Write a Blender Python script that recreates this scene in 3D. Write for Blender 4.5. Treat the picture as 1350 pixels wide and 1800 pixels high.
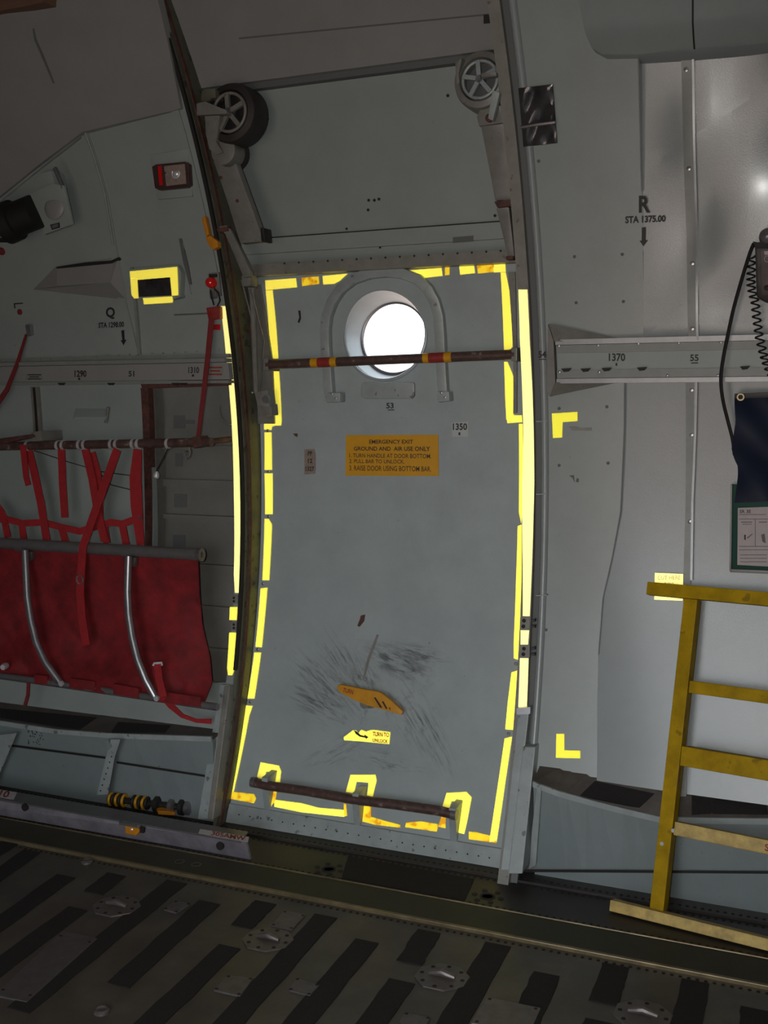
import bpy, bmesh, math, random
from mathutils import Vector, Matrix
random.seed(7)
for o in list(bpy.data.objects): bpy.data.objects.remove(o)
S = bpy.context.scene
COL = S.collection

# ------------------------------------------------------------------ camera
F, YAW, PIT, ROL = 1988.85, 0.41097, 0.09915, -0.00361
C = Vector((1.755, 0.0, 1.53))
_f = Vector((-math.sin(YAW), math.cos(YAW), 0)); _r = Vector((math.cos(YAW), math.sin(YAW), 0)); _u = Vector((0, 0, 1))
FW = _f*math.cos(PIT) - _u*math.sin(PIT); _up = _u*math.cos(PIT) + _f*math.sin(PIT)
RT = _r*math.cos(ROL) + _up*math.sin(ROL); UP = _up*math.cos(ROL) - _r*math.sin(ROL)
cam = bpy.data.cameras.new('camera'); co = bpy.data.objects.new('camera', cam); COL.objects.link(co)
cam.sensor_fit = 'VERTICAL'; cam.sensor_height = 36; cam.lens = 36*F/1800; cam.clip_start = .02
m = Matrix((RT, UP, -FW)).transposed().to_4x4(); m.translation = C; co.matrix_world = m
S.camera = co
# ------------------------------------------------------------------ world, light, exposure
w = bpy.data.worlds.new('overcast_sky'); S.world = w; w.use_nodes = True
nt = w.node_tree; nt.nodes.clear()
wo = nt.nodes.new('ShaderNodeOutputWorld'); bg = nt.nodes.new('ShaderNodeBackground')
tc = nt.nodes.new('ShaderNodeTexCoord'); sx = nt.nodes.new('ShaderNodeSeparateXYZ'); rp = nt.nodes.new('ShaderNodeValToRGB')
mr = nt.nodes.new('ShaderNodeMapRange'); mr.inputs[1].default_value = -1; mr.inputs[2].default_value = 1
nt.links.new(tc.outputs['Generated'], sx.inputs[0]); nt.links.new(sx.outputs[2], mr.inputs[0]); nt.links.new(mr.outputs[0], rp.inputs[0])
e = rp.color_ramp.elements
e[0].position = .47; e[0].color = (.50, .40, .355, 1); e[1].position = .53; e[1].color = (.92, .95, 1, 1)
nt.links.new(rp.outputs[0], bg.inputs[0]); bg.inputs[1].default_value = 5.6; nt.links.new(bg.outputs[0], wo.inputs[0])
fl = bpy.data.lights.new('camera_flash', 'AREA'); fl.shape = 'DISK'; fl.size = .035; fl.energy = 9.5; fl.spread = math.radians(95); fl.color = (1, .97, .92)
flo = bpy.data.objects.new('camera_flash', fl); COL.objects.link(flo)
m2 = m.copy(); m2.translation = C - RT*.075 + UP*.02 + FW*.03; flo.matrix_world = m2
S.view_settings.view_transform = 'Standard'; S.view_settings.look = 'None'; S.view_settings.exposure = 0.0
S.view_settings.gamma = 1; S.view_settings.use_curve_mapping = False

# ------------------------------------------------------------------ geometry of the fuselage side
YC, RR, ZC = .66693, 2.8979, 1.18193           # curved liner: y = W(z)
XL, XR = -.366, .738                           # the two door tracks
def W(z): return YC + math.sqrt(max(RR*RR - (z-ZC)**2, 1e-4))
def val(f, x, z): return f(x, z) if callable(f) else f
def wp(x, z, off=0.): return Vector((x, W(z) - val(off, x, z), z))
def DO(x, z): return -(.085 + .033*z)           # the door lies deeper than the liner
def dop(d): return lambda x, z: DO(x, z) + d
def ray(px, py): return FW*F + RT*(px-675) - UP*(py-900)
def onw(px, py, off=0.):
    d = ray(px, py); t = 3.4/d.y
    for i in range(50):
        P = C + d*t; t = (W(P.z) - val(off, P.x, P.z))/d.y
    return C + d*t
def onY(px, py, Y): d = ray(px, py); return C + d*(Y/d.y)
def onZ(px, py, Z): d = ray(px, py); return C + d*((Z-C.z)/d.z)
def onX(px, py, X): d = ray(px, py); return C + d*((X-C.x)/d.x)
def xz(pts, off=0.): return [(p.x, p.z) for p in (onw(a, b, off) for a, b in pts)]

# ------------------------------------------------------------------ materials
M = {}
def mat(name, col, rough=.5, metal=0., var=.0, vscale=9., bump=0., bscale=120., spec=.5, coat=0., stain=None, crough=.12):
    ma = bpy.data.materials.new(name); ma.use_nodes = True; M[name] = ma
    n, l = ma.node_tree.nodes, ma.node_tree.links; b = n['Principled BSDF']
    b.inputs['Base Color'].default_value = (*col, 1); b.inputs['Roughness'].default_value = rough
    b.inputs['Metallic'].default_value = metal; b.inputs['Specular IOR Level'].default_value = spec
    b.inputs['Coat Weight'].default_value = coat; b.inputs['Coat Roughness'].default_value = crough
    g = n.new('ShaderNodeNewGeometry')
    src = None
    if var:
        no = n.new('ShaderNodeTexNoise'); no.inputs['Scale'].default_value = vscale; no.inputs['Detail'].default_value = 6; no.inputs['Roughness'].default_value = .65
        l.new(g.outputs['Position'], no.inputs['Vector'])
        r = n.new('ShaderNodeValToRGB'); r.color_ramp.elements[0].position = .32; r.color_ramp.elements[1].position = .68
        r.color_ramp.elements[0].color = (*[c*(1-var) for c in col], 1); r.color_ramp.elements[1].color = (*[min(1, c*(1+var)) for c in col], 1)
        l.new(no.outputs[0], r.inputs[0]); src = r.outputs[0]
    if stain:   # (colour, scale, threshold, amount): small chips and blots of another colour
        sc, ss, th, am = stain
        no = n.new('ShaderNodeTexNoise'); no.inputs['Scale'].default_value = ss; no.inputs['Detail'].default_value = 5
        l.new(g.outputs['Position'], no.inputs['Vector'])
        r = n.new('ShaderNodeValToRGB'); r.color_ramp.elements[0].position = th; r.color_ramp.elements[1].position = th+.05
        r.color_ramp.elements[0].color = (0, 0, 0, 1); r.color_ramp.elements[1].color = (am, am, am, 1)
        l.new(no.outputs[0], r.inputs[0])
        mx = n.new('ShaderNodeMixRGB'); l.new(r.outputs[0], mx.inputs[0])
        if src: l.new(src, mx.inputs[1])
        else: mx.inputs[1].default_value = (*col, 1)
        mx.inputs[2].default_value = (*sc, 1); src = mx.outputs[0]
    if src: l.new(src, b.inputs['Base Color'])
    if bump:
        no = n.new('ShaderNodeTexNoise'); no.inputs['Scale'].default_value = bscale; no.inputs['Detail'].default_value = 3
        l.new(g.outputs['Position'], no.inputs['Vector'])
        bm_ = n.new('ShaderNodeBump'); bm_.inputs['Strength'].default_value = bump; bm_.inputs['Distance'].default_value = .004
        l.new(no.outputs[0], bm_.inputs['Height']); l.new(bm_.outputs[0], b.inputs['Normal'])
    ma['src'] = 1
    return ma
GREEN = (.25, .285, .275)
mat('liner', GREEN, .42, var=.07, vscale=5, bump=.06, bscale=260, stain=((.05, .04, .035), 60, .74, .5))
mat('liner_gloss', (.245, .272, .275), .30, var=.06, vscale=4, bump=.10, bscale=300, coat=.36, crough=.18, spec=.42)
mat('liner_semi', (.24, .272, .265), .34, var=.07, vscale=5, bump=.08, bscale=280, coat=.4, crough=.2, stain=((.05, .04, .035), 60, .74, .5))
mat('liner_warm', (.225, .226, .224), .45, var=.06, vscale=5, bump=.05, bscale=260)
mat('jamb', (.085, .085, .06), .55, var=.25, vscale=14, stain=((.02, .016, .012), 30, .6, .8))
mat('rail', (.20, .215, .205), .4, var=.08, vscale=20)
mat('rail_shine', (.30, .32, .33), .3, metal=.25, var=.1, vscale=20)
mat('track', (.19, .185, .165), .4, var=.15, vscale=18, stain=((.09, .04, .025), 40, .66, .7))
mat('black', (.012, .011, .011), .5)
mat('gap', (.012, .010, .009), .7)
mat('rubber', (.02, .017, .016), .6, var=.3, vscale=40)
mat('steel', (.34, .34, .36), .35, metal=.8, var=.12, vscale=30)
mat('chrome', (.75, .75, .78), .30, metal=.55)
mat('alu', (.34, .32, .36), .38, metal=.55, var=.35, vscale=7)
mat('tube_grey', (.16, .15, .155), .35, metal=.4, var=.1, vscale=30)
mat('brown_tube', (.075, .042, .036), .45, var=.4, vscale=45, stain=((.19, .17, .16), 45, .62, .8))
mat('brown_seal', (.075, .028, .022), .7, var=.5, vscale=40)
mat('red_fabric', (.17, .006, .009), .8, var=.38, vscale=15, bump=1., bscale=26)
mat('red_strap', (.30, .010, .014), .75, var=.15, vscale=40, bump=.2, bscale=700)
mat('red_dark', (.16, .014, .016), .8, var=.15, vscale=40)
mat('red_lens', (.6, .01, .01), .15, coat=1.)
mat('red_paint', (.24, .022, .018), .5, var=.2, vscale=50)
mat('orange', (.52, .20, .008), .5, var=.1, vscale=30)
mat('placard', (.55, .27, .003), .5, var=.05, vscale=30)
mat('handle_orange', (.52, .235, .006), .5, var=.12, vscale=30, stain=((.05, .02, .01), 45, .66, .8))
mat('wood_yellow', (.36, .225, .004), .5, var=.25, vscale=16, stain=((.14, .08, .01), 22, .64, .6), bump=.1, bscale=60, spec=.08)
mat('wood_worn', (.48, .34, .10), .55, var=.3, vscale=26, bump=.1, bscale=60)
mat('navy', (.008, .012, .030), .62, var=.2, vscale=12, bump=.2, bscale=25, spec=.25)
mat('board_green', (.008, .050, .036), .55, spec=.2)
mat('paper', (.42, .37, .37), .7, var=.05, vscale=50)
mat('paper_white', (.50, .47, .50), .6, var=.15, vscale=70)
mat('ink', (.015, .013, .013), .6)
mat('ink_grey', (.10, .085, .085), .6)
mat('ink_red', (.25, .03, .015), .6)
mat('plastic_film', (.035, .032, .035), .12, var=.5, vscale=14, bump=.5, bscale=16, coat=.5)
mat('lamp_body', (.05, .025, .024), .4, var=.2, vscale=60)
mat('lamp_plate', (.24, .19, .16), .4, var=.2, vscale=90)
mat('spot_black', (.004, .004, .004), .7)
mat('skin', (.15, .15, .135), .5, var=.12, vscale=8)
mat('skin_pad', (.10, .105, .105), .6)
mat('ledge_top', (.07, .06, .053), .6, var=.25, vscale=15)
mat('antislip', (.010, .008, .008), .85, var=.35, vscale=160, bump=.6, bscale=420)
mat('floor', (.072, .064, .052), .42, var=.28, vscale=7, stain=((.05, .047, .045), 5, .56, .6))
mat('floor_strip', (.034, .033, .020), .62, var=.15, vscale=10)
mat('floor_plate', (.026, .022, .021), .5, var=.25, vscale=12)
mat('floor_edge', (.20, .16, .09), .35, metal=.5, var=.3, vscale=20)
mat('cover_plate', (.12, .106, .11), .38, metal=.35, var=.2, vscale=30)
mat('tiedown', (.13, .115, .11), .38, metal=.4, var=.2, vscale=30)
mat('window_ring', (.30, .34, .36), .35, var=.06, vscale=12)
mat('sticker', (.40, .43, .43), .5)
mat('shell', (.20, .20, .19), .5, var=.08, vscale=4)
mat('tan', (.14, .075, .05), .6, var=.1)
mat('post', (.28, .315, .315), .4, var=.12, vscale=16, stain=((.05, .04, .035), 34, .64, .7))
mat('bracket', (.16, .155, .14), .42, var=.15, vscale=25, stain=((.07, .03, .02), 50, .68, .7))
mat('fascia', (.19, .225, .23), .32, var=.08, vscale=5, bump=.05, bscale=200, coat=.4, stain=((.05, .05, .05), 40, .7, .5))
# retro-reflective tape: a reflector with gain (it throws the flash straight back), so a plain diffuse lobe above unity
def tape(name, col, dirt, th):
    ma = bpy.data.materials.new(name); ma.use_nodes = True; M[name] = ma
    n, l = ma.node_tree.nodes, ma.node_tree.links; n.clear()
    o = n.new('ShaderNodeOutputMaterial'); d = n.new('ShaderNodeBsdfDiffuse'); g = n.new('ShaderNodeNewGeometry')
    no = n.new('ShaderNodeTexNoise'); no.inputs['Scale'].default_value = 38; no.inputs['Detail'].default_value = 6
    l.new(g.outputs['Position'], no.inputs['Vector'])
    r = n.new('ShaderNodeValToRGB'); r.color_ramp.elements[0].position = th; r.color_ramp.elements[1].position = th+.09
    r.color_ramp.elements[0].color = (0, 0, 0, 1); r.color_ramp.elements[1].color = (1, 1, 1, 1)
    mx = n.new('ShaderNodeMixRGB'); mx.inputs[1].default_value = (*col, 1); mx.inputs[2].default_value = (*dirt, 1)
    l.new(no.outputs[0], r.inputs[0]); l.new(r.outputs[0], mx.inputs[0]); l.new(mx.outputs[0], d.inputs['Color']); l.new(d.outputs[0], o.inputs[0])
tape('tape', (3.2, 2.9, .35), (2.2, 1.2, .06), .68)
tape('tape_bright', (3.6, 3.4, 1.2), (3., 2.5, .3), .72)  # whiter tape, its flash glare put into the colour
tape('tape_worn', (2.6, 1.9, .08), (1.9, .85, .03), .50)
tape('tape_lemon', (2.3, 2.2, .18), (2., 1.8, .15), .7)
# door paint: the same green with dark scuffs around the turn handle
ma = mat('door_paint', (.30, .345, .35), .40, var=.08, vscale=6, bump=.05, bscale=240, stain=((.045, .035, .03), 55, .73, .7))
n, l = ma.node_tree.nodes, ma.node_tree.links; b = n['Principled BSDF']
base = b.inputs['Base Color'].links[0].from_socket
g = n.new('ShaderNodeNewGeometry')
def scuff(cx, cz, rx, rz, rot, stretch, scale, thr, amt, col, base):
    m_b = n.new('ShaderNodeMapping'); m_b.vector_type = 'TEXTURE'; m_b.inputs['Location'].default_value = (cx, 0, cz); m_b.inputs['Rotation'].default_value = (0, rot, 0); m_b.inputs['Scale'].default_value = (rx, 1e5, rz)
    l.new(g.outputs['Position'], m_b.inputs[0])
    ln = n.new('ShaderNodeVectorMath'); ln.operation = 'LENGTH'; l.new(m_b.outputs[0], ln.inputs[0])
    fall = n.new('ShaderNodeMapRange'); fall.inputs[1].default_value = 1; fall.inputs[2].default_value = .15; l.new(ln.outputs['Value'], fall.inputs[0])
    m_c = n.new('ShaderNodeMapping'); m_c.vector_type = 'TEXTURE'; m_c.inputs['Location'].default_value = (cx+.37*rot, 0, cz); m_c.inputs['Rotation'].default_value = (0, rot, 0); m_c.inputs['Scale'].default_value = (1/stretch[0], 1e5, 1/stretch[2])
    l.new(g.outputs['Position'], m_c.inputs[0])
    no = n.new('ShaderNodeTexNoise'); no.inputs['Scale'].default_value = scale; no.inputs['Detail'].default_value = 7; no.inputs['Roughness'].default_value = .7; no.inputs['Distortion'].default_value = .5
    l.new(m_c.outputs[0], no.inputs['Vector'])
    ml = n.new('ShaderNodeMapRange'); ml.inputs[1].default_value = thr; ml.inputs[2].default_value = thr+.16; l.new(no.outputs[0], ml.inputs[0])
    mu = n.new('ShaderNodeMath'); mu.operation = 'MULTIPLY'; l.new(ml.outputs[0], mu.inputs[0]); l.new(fall.outputs[0], mu.inputs[1])
    m3 = n.new('ShaderNodeMath'); m3.operation = 'MULTIPLY'; m3.inputs[1].default_value = amt; l.new(mu.outputs[0], m3.inputs[0])
    mx = n.new('ShaderNodeMixRGB'); mx.inputs[2].default_value = (*col, 1); l.new(m3.outputs[0], mx.inputs[0]); l.new(base, mx.inputs[1])
    return mx.outputs[0]
DK = (.035, .032, .032)
for px, py, rx, rz, rot, st, sc, th, am in ((650,1230,.36,.26,0,1,22,.54,.45),(570,1205,.20,.10,.62,9,9,.49,.8),(560,1235,.16,.07,.30,9,10,.47,.85),(600,1160,.16,.08,.85,9,9,.50,.7),
     (735,1270,.20,.09,.85,9,9,.50,.8),(770,1310,.14,.05,.95,10,9,.49,.7),(700,1165,.16,.06,.30,4,12,.43,.95),(735,1150,.14,.04,.12,6,12,.45,.8),(590,1320,.16,.06,-.5,8,9,.50,.6),(680,1340,.20,.05,.1,6,11,.50,.55),(640,1195,.10,.07,.9,4,14,.46,.75)):
    p_ = onw(px, py, DO); base = scuff(p_.x, p_.z, rx, rz, rot, (1, 0, st), sc, th, am, DK, base)
l.new(base, b.inputs['Base Color'])
# window pane
ma = bpy.data.materials.new('pane'); ma.use_nodes = True; M['pane'] = ma
n, l = ma.node_tree.nodes, ma.node_tree.links; n.clear()
o = n.new('ShaderNodeOutputMaterial'); t_ = n.new('ShaderNodeBsdfTransparent'); gl = n.new('ShaderNodeBsdfGlossy'); mx = n.new('ShaderNodeMixShader')
t_.inputs[0].default_value = (.93, .96, .97, 1); gl.inputs['Roughness'].default_value = .05; mx.inputs[0].default_value = .06
l.new(t_.outputs[0], mx.inputs[1]); l.new(gl.outputs[0], mx.inputs[2]); l.new(mx.outputs[0], o.inputs[0])

# ------------------------------------------------------------------ mesh builder
def origin(o):
    v = Vector((0, 0, 0))
    while o: v += o.location; o = o.parent
    return v
class B:
    def __init__(s): s.v = []; s.f = []
    def add(s, v, f):
        k = len(s.v); s.v += [Vector(p) for p in v]; s.f += [[i+k for i in q] for q in f]; return s
    def box(s, c, size, R=None):
        h = [a/2 for a in size]; c = Vector(c); pts = []
        for x in (-1, 1):
            for y in (-1, 1):
                for z in (-1, 1):
                    p = Vector((x*h[0], y*h[1], z*h[2]))
                    pts.append(c + (R @ p if R else p))
        return s.add(pts, [(0, 1, 3, 2), (4, 6, 7, 5), (0, 4, 5, 1), (2, 3, 7, 6), (0, 2, 6, 4), (1, 5, 7, 3)])
    def hexa(s, a, b):      # two quads joined
        return s.add(list(a)+list(b), [(0, 1, 2, 3), (7, 6, 5, 4), (0, 4, 5, 1), (1, 5, 6, 2), (2, 6, 7, 3), (3, 7, 4, 0)])
    def prism(s, poly, d):  # planar polygon swept by a vector
        k = len(poly); d = Vector(d)
        return s.add([Vector(p) for p in poly]+[Vector(p)+d for p in poly],
                     [list(range(k)), list(range(2*k-1, k-1, -1))]+[(i, (i+1) % k, (i+1) % k+k, i+k) for i in range(k)])
    def tube(s, pts, r, seg=10, caps=True):
        pts = [Vector(p) for p in pts]; k = len(s.v); N = len(pts)
        ref = None
        for i, p in enumerate(pts):
            t = (pts[min(i+1, N-1)] - pts[max(i-1, 0)]).normalized()
            if ref is None:
                ref = t.orthogonal().normalized()
            ref = (ref - t*ref.dot(t)).normalized(); bi = t.cross(ref)
            rr = r[i] if isinstance(r, (list, tuple)) else r
            for j in range(seg):
                a = 2*math.pi*j/seg; s.v.append(p + (ref*math.cos(a) + bi*math.sin(a))*rr)
        for i in range(N-1):
            for j in range(seg):
                a = k+i*seg+j; b_ = k+i*seg+(j+1) % seg; s.f.append([a, b_, b_+seg, a+seg])
        if caps:
            s.f.append([k+j for j in range(seg)][::-1]); s.f.append([k+(N-1)*seg+j for j in range(seg)])
        return s
    def strap(s, pts, side, wd, th=.003):   # flat band: centre points, side vector, width
        pts = [Vector(p) for p in pts]; N = len(pts); k = len(s.v)
        for i, p in enumerate(pts):
            t = (pts[min(i+1, N-1)]-pts[max(i-1, 0)]).normalized()
            sd = Vector(side[i] if isinstance(side, list) else side); sd = (sd-t*sd.dot(t)).normalized(); nn = t.cross(sd)*th
            ww = (wd[i] if isinstance(wd, list) else wd)/2
            s.v += [p-sd*ww-nn, p+sd*ww-nn, p+sd*ww+nn, p-sd*ww+nn]
        for i in range(N-1):
            for j in range(4):
                a = k+4*i+j; b_ = k+4*i+(j+1) % 4; s.f.append([a, b_, b_+4, a+4])
        s.f += [[k+3, k+2, k+1, k], [k+4*N-4, k+4*N-3, k+4*N-2, k+4*N-1]]
        return s
    def lathe(s, c, axis, prof, seg=24, ref=None):   # prof: (radius, height)
        ax = Vector(axis).normalized(); a0 = Vector(ref) if ref else ax.orthogonal(); a0 = (a0-ax*a0.dot(ax)).normalized(); a1 = ax.cross(a0); c = Vector(c); k = len(s.v); N = len(prof)
        for r, h in prof:
            for j in range(seg):
                a = 2*math.pi*j/seg; s.v.append(c+ax*h+(a0*math.cos(a)+a1*math.sin(a))*r)
        for i in range(N-1):
            for j in range(seg):
                p = k+i*seg+j; q = k+i*seg+(j+1) % seg; s.f.append([p, q, q+seg, p+seg])
        if prof[0][0] > 1e-5: s.f.append([k+j for j in range(seg)][::-1])
        if prof[-1][0] > 1e-5: s.f.append([k+(N-1)*seg+j for j in range(seg)])
        return s
    def torus(s, c, axis, R, r, seg=24, sg=8):
        ax = Vector(axis).normalized(); a0 = ax.orthogonal().normalized(); a1 = ax.cross(a0); c = Vector(c); k = len(s.v)
        for j in range(seg):
            a = 2*math.pi*j/seg; d = a0*math.cos(a)+a1*math.sin(a)
            for i in range(sg):
                t = 2*math.pi*i/sg; s.v.append(c+d*(R+r*math.cos(t))+ax*r*math.sin(t))
        for j in range(seg):
            for i in range(sg):
                s.f.append([k+j*sg+i, k+((j+1) % seg)*sg+i, k+((j+1) % seg)*sg+(i+1) % sg, k+j*sg+(i+1) % sg])
        return s
    def patch(s, poly, front, back, holes=(), step=.05, xstep=None):   # polygon in (x, z) laid on the curved side
        bm = bmesh.new(); ed = []
        for lp in [poly]+list(holes):
            vs = [bm.verts.new((x, 0, z)) for x, z in lp]
            ed += [bm.edges.new((vs[i], vs[(i+1) % len(vs)])) for i in range(len(vs))]
        bmesh.ops.triangle_fill(bm, use_beauty=True, use_dissolve=False, edges=ed)
        zs = [z for x, z in poly]; z = math.ceil(min(zs)/step)*step
        while z < max(zs)-1e-6:
            if z > min(zs)+1e-6: bmesh.ops.bisect_plane(bm, geom=bm.verts[:]+bm.edges[:]+bm.faces[:], plane_co=(0, 0, z), plane_no=(0, 0, 1), dist=1e-6)
            z += step
        if xstep:
            xs = [x for x, z in poly]; x = math.ceil(min(xs)/xstep)*xstep
            while x < max(xs)-1e-6:
                if x > min(xs)+1e-6: bmesh.ops.bisect_plane(bm, geom=bm.verts[:]+bm.edges[:]+bm.faces[:], plane_co=(x, 0, 0), plane_no=(1, 0, 0), dist=1e-6)
                x += xstep
        olds = bm.verts[:]
        r = bmesh.ops.extrude_face_region(bm, geom=bm.faces[:])
        new = {g_ for g_ in r['geom'] if isinstance(g_, bmesh.types.BMVert)}
        for v in bm.verts:
            x, z = v.co.x, v.co.z
            v.co.y = W(z) - val(front if v in new else back, x, z)
        bmesh.ops.recalc_face_normals(bm, faces=bm.faces[:])
        bm.verts.index_update()
        s.add([v.co.copy() for v in bm.verts], [[v.index for v in f.verts] for f in bm.faces]); bm.free()
        return s
    def ppx(s, px, front, th=.003, holes=(), step=.05, back=None):      # the same from picture points
        return s.patch(xz(px, front), front, back if back is not None else (lambda x, z: val(front, x, z)-th), [xz(h, front) for h in holes], step)
    def build(s, name, mt, parent=None, smooth=35, bevel=0, label=None):
        me = bpy.data.meshes.new(name)
        if parent is None:
            lo = Vector([min(v[i] for v in s.v) for i in range(3)]); hi = Vector([max(v[i] for v in s.v) for i in range(3)])
            loc = Vector(((lo.x+hi.x)/2, (lo.y+hi.y)/2, lo.z)); og = loc
        else: loc = Vector((0, 0, 0)); og = origin(parent)
        me.from_pydata([v-og for v in s.v], [], s.f); me.validate()
        bm = bmesh.new(); bm.from_mesh(me); bmesh.ops.recalc_face_normals(bm, faces=bm.faces[:])
        if bevel:
            es = [e_ for e_ in bm.edges if len(e_.link_faces) == 2 and e_.calc_face_angle(0) > .5]
            bmesh.ops.bevel(bm, geom=es, offset=bevel, segments=2, affect='EDGES', profile=.6, clamp_overlap=True)
        bm.to_mesh(me); bm.free()
        if smooth:
            me.polygons.foreach_set('use_smooth', [True]*len(me.polygons)); me.set_sharp_from_angle(angle=math.radians(smooth))
        me.materials.append(M[mt])
        o = bpy.data.objects.new(name, me); COL.objects.link(o); o.location = loc; o.parent = parent
        if label: o['label'] = label
        return o
def tag(o, label, cat, group=None):
    o['label'] = label; o['category'] = cat
    if group: o['group'] = group
    return o
def struct(o, label=None):
    o['kind'] = 'structure'
    if label: o['label'] = label
    return o
def stuff(o): o['kind'] = 'stuff'; return o
def thing(name, loc, label, cat, group=None):
    o = bpy.data.objects.new(name, None); o.empty_display_size = .05; o.location = loc; COL.objects.link(o); return tag(o, label, cat, group)
_tc = {}
def text2d(body, bold=0.):
    k = (body, bold)
    if k in _tc: return _tc[k]
    cu = bpy.data.curves.new('lettering', 'FONT'); cu.body = body; cu.size = 1; cu.align_x = 'CENTER'; cu.offset = bold; cu.resolution_u = 3
    to = bpy.data.objects.new('lettering', cu); COL.objects.link(to)
    dg = bpy.context.evaluated_depsgraph_get(); ev = to.evaluated_get(dg); me = ev.to_mesh()
    v = [(p.co.x, p.co.y) for p in me.vertices]; f = [list(p.vertices) for p in me.polygons]
    ev.to_mesh_clear(); bpy.data.objects.remove(to); bpy.data.curves.remove(cu)
    x0, x1 = min(a for a, _ in v), max(a for a, _ in v); y0, y1 = min(b_ for _, b_ in v), max(b_ for _, b_ in v)
    v = [((a-(x0+x1)/2)/(x1-x0), (b_-(y0+y1)/2)/(y1-y0)) for a, b_ in v]
    _tc[k] = (v, f); return v, f
def letter(body, quad, off, parent, mt='ink', bold=.028, name='lettering'):
    """print on the curved side; quad = picture corners tl, tr, br, bl"""
    v, f = text2d(body, bold); q = xz(quad, off); pts = []
    for a, b_ in v:
        u, t = a+.5, .5-b_
        x = (q[0][0]*(1-u)+q[1][0]*u)*(1-t)+(q[3][0]*(1-u)+q[2][0]*u)*t
        z = (q[0][1]*(1-u)+q[1][1]*u)*(1-t)+(q[3][1]*(1-u)+q[2][1]*u)*t
        pts.append(wp(x, z, off))
    return B().add(pts, f).build(name, mt, parent, smooth=0)
def letter3(body, quad3, parent, mt='ink', bold=.015, name='lettering'):
    v, f = text2d(body, bold); q = [Vector(p) for p in quad3]; pts = []
    for a, b_ in v:
        u, t = a+.5, .5-b_
        pts.append((q[0]*(1-u)+q[1]*u)*(1-t)+(q[3]*(1-u)+q[2]*u)*t)
    return B().add(pts, f).build(name, mt, parent, smooth=0)
def rq(x0, y0, x1, y1): return [(x0, y0), (x1, y0), (x1, y1), (x0, y1)]
def disc(px, py, off, r, h, parent, name, mt, seg=12):
    p = onw(px, py, off); return B().lathe(p+Vector((0, .002, 0)), (0, -1, 0), [(r, 0), (r, h), (r*.7, h*1.3)], seg).build(name, mt, parent)
def dots(lst, off, r, parent, name='rivets', mt='rail', h=.002):
    b_ = B()
    for p in lst: b_.lathe(onw(p[0], p[1], off)+Vector((0, .001, 0)), (0, -1, 0), [(r, 0), (r, h), (r*.5, h*1.5)], 6)
    return stuff(b_.build(name, mt, parent))
def lerp(a, b, t): return (a[0]+(b[0]-a[0])*t, a[1]+(b[1]-a[1])*t)
def line(a, b, k): return [lerp(a, b, i/(k-1)) for i in range(k)]

# ================================================================== THE SETTING
# ---- floor
b = B(); b.box((.45, 1.45, -.03), (7.7, 4.3, .06)); floor = struct(b.build('floor', 'floor', smooth=0), 'dark olive cargo floor with anti-slip strips')
def frect(x0, x1, y0, y1, z0, z1, name, mt, parent, bev=0): 
    return B().box(((x0+x1)/2, (y0+y1)/2, (z0+z1)/2), (x1-x0, y1-y0, z1-z0)).build(name, mt, parent, smooth=0, bevel=bev)
frect(-3, 3.2, 2.975, 3.115, -.001, .009, 'floor_strip', 'floor_strip', floor)
frect(-3, 3.2, 2.962, 2.974, -.001, .012, 'edge_trim', 'floor_edge', floor, .002)
frect(-3, 3.2, 3.116, 3.122, -.001, .012, 'edge_trim', 'floor_edge', floor, .002)
frect(-3, 3.2, 3.123, 3.335, -.001, .004, 'rivet_plate', 'floor_plate', floor)
frect(-3, 3.2, 3.336, 3.46, -.001, .012, 'sill_strip', 'floor_plate', floor)
b = B(); x = -1.6
while x < 2.0:
    for yy, zz in ((3.14, .004), (3.318, .004), (2.945, 0), (3.355, .012)):
        b.lathe((x, yy, zz-.0005), (0, 0, 1), [(.0055, 0), (.0055, .002), (.003, .003)], 6)
    x += .022
stuff(b.build('rivets', 'gap', floor))
# dark grip plate on the rivet strip
q = [onZ(*p, .004) for p in ((612, 1506), (834, 1546), (816, 1585), (600, 1546))]
B().prism([Vector((p.x, p.y, .0035)) for p in q], (0, 0, .003)).build('grip_plate', 'antislip', floor, smooth=0)
# anti-slip strips across the floor (picture ends, width)
strips = [((57,1497),(-30,1575)),((117,1541),(-60,1690)),((205,1538),(171,1572)),((137,1598),(-60,1765)),((311,1551),(60,1785)),
 ((368,1587),(228,1738)),((467,1587),(430,1631)),((404,1665),(230,1850)),((573,1611),(395,1840)),((645,1655),(500,1850)),
 ((754,1638),(728,1695)),((875,1661),(790,1840)),((961,1713),(920,1830)),((1083,1698),(1065,1765)),((1223,1726),(1205,1850)),
 ((707,1726),(640,1830)),((1329,1775),(1325,1850)),((1054,1796),(1045,1850)),((20,1480),(-60,1545))]
for a, c in strips:
    P = onZ(*a, 0); Q = onZ(*c, 0); wd = .034
    n = 8; L_, R_ = [], []
    for i in range(n+1):
        t = i/n; y = P.y+(Q.y-P.y)*t; x = P.x+(Q.x-P.x)*t*.55
        L_.append(Vector((x-wd-random.uniform(0, .005), y, -.0005))); R_.append(Vector((x+wd+random.uniform(0, .005), y, -.0005)))
    B().prism(L_+R_[::-1], (0, 0, .0035)).build('antislip_strip', 'antislip', floor, smooth=0)
def cover(px, name='cover_plate', mt='cover_plate'):
    q = [onZ(*p, 0) for p in px]; pl = B().prism([Vector((p.x, p.y, -.0005)) for p in q], (0, 0, .006)).build(name, mt, floor, smooth=0, bevel=.002)
    b = B(); c = sum((Vector(p) for p in q), Vector())/4
    for p in q:
        s_ = p+(c-p)*.16; b.lathe((s_.x, s_.y, .005), (0, 0, 1), [(.005, 0), (.005, .001)], 6)
    b.build('screws', 'gap', pl)
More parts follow.
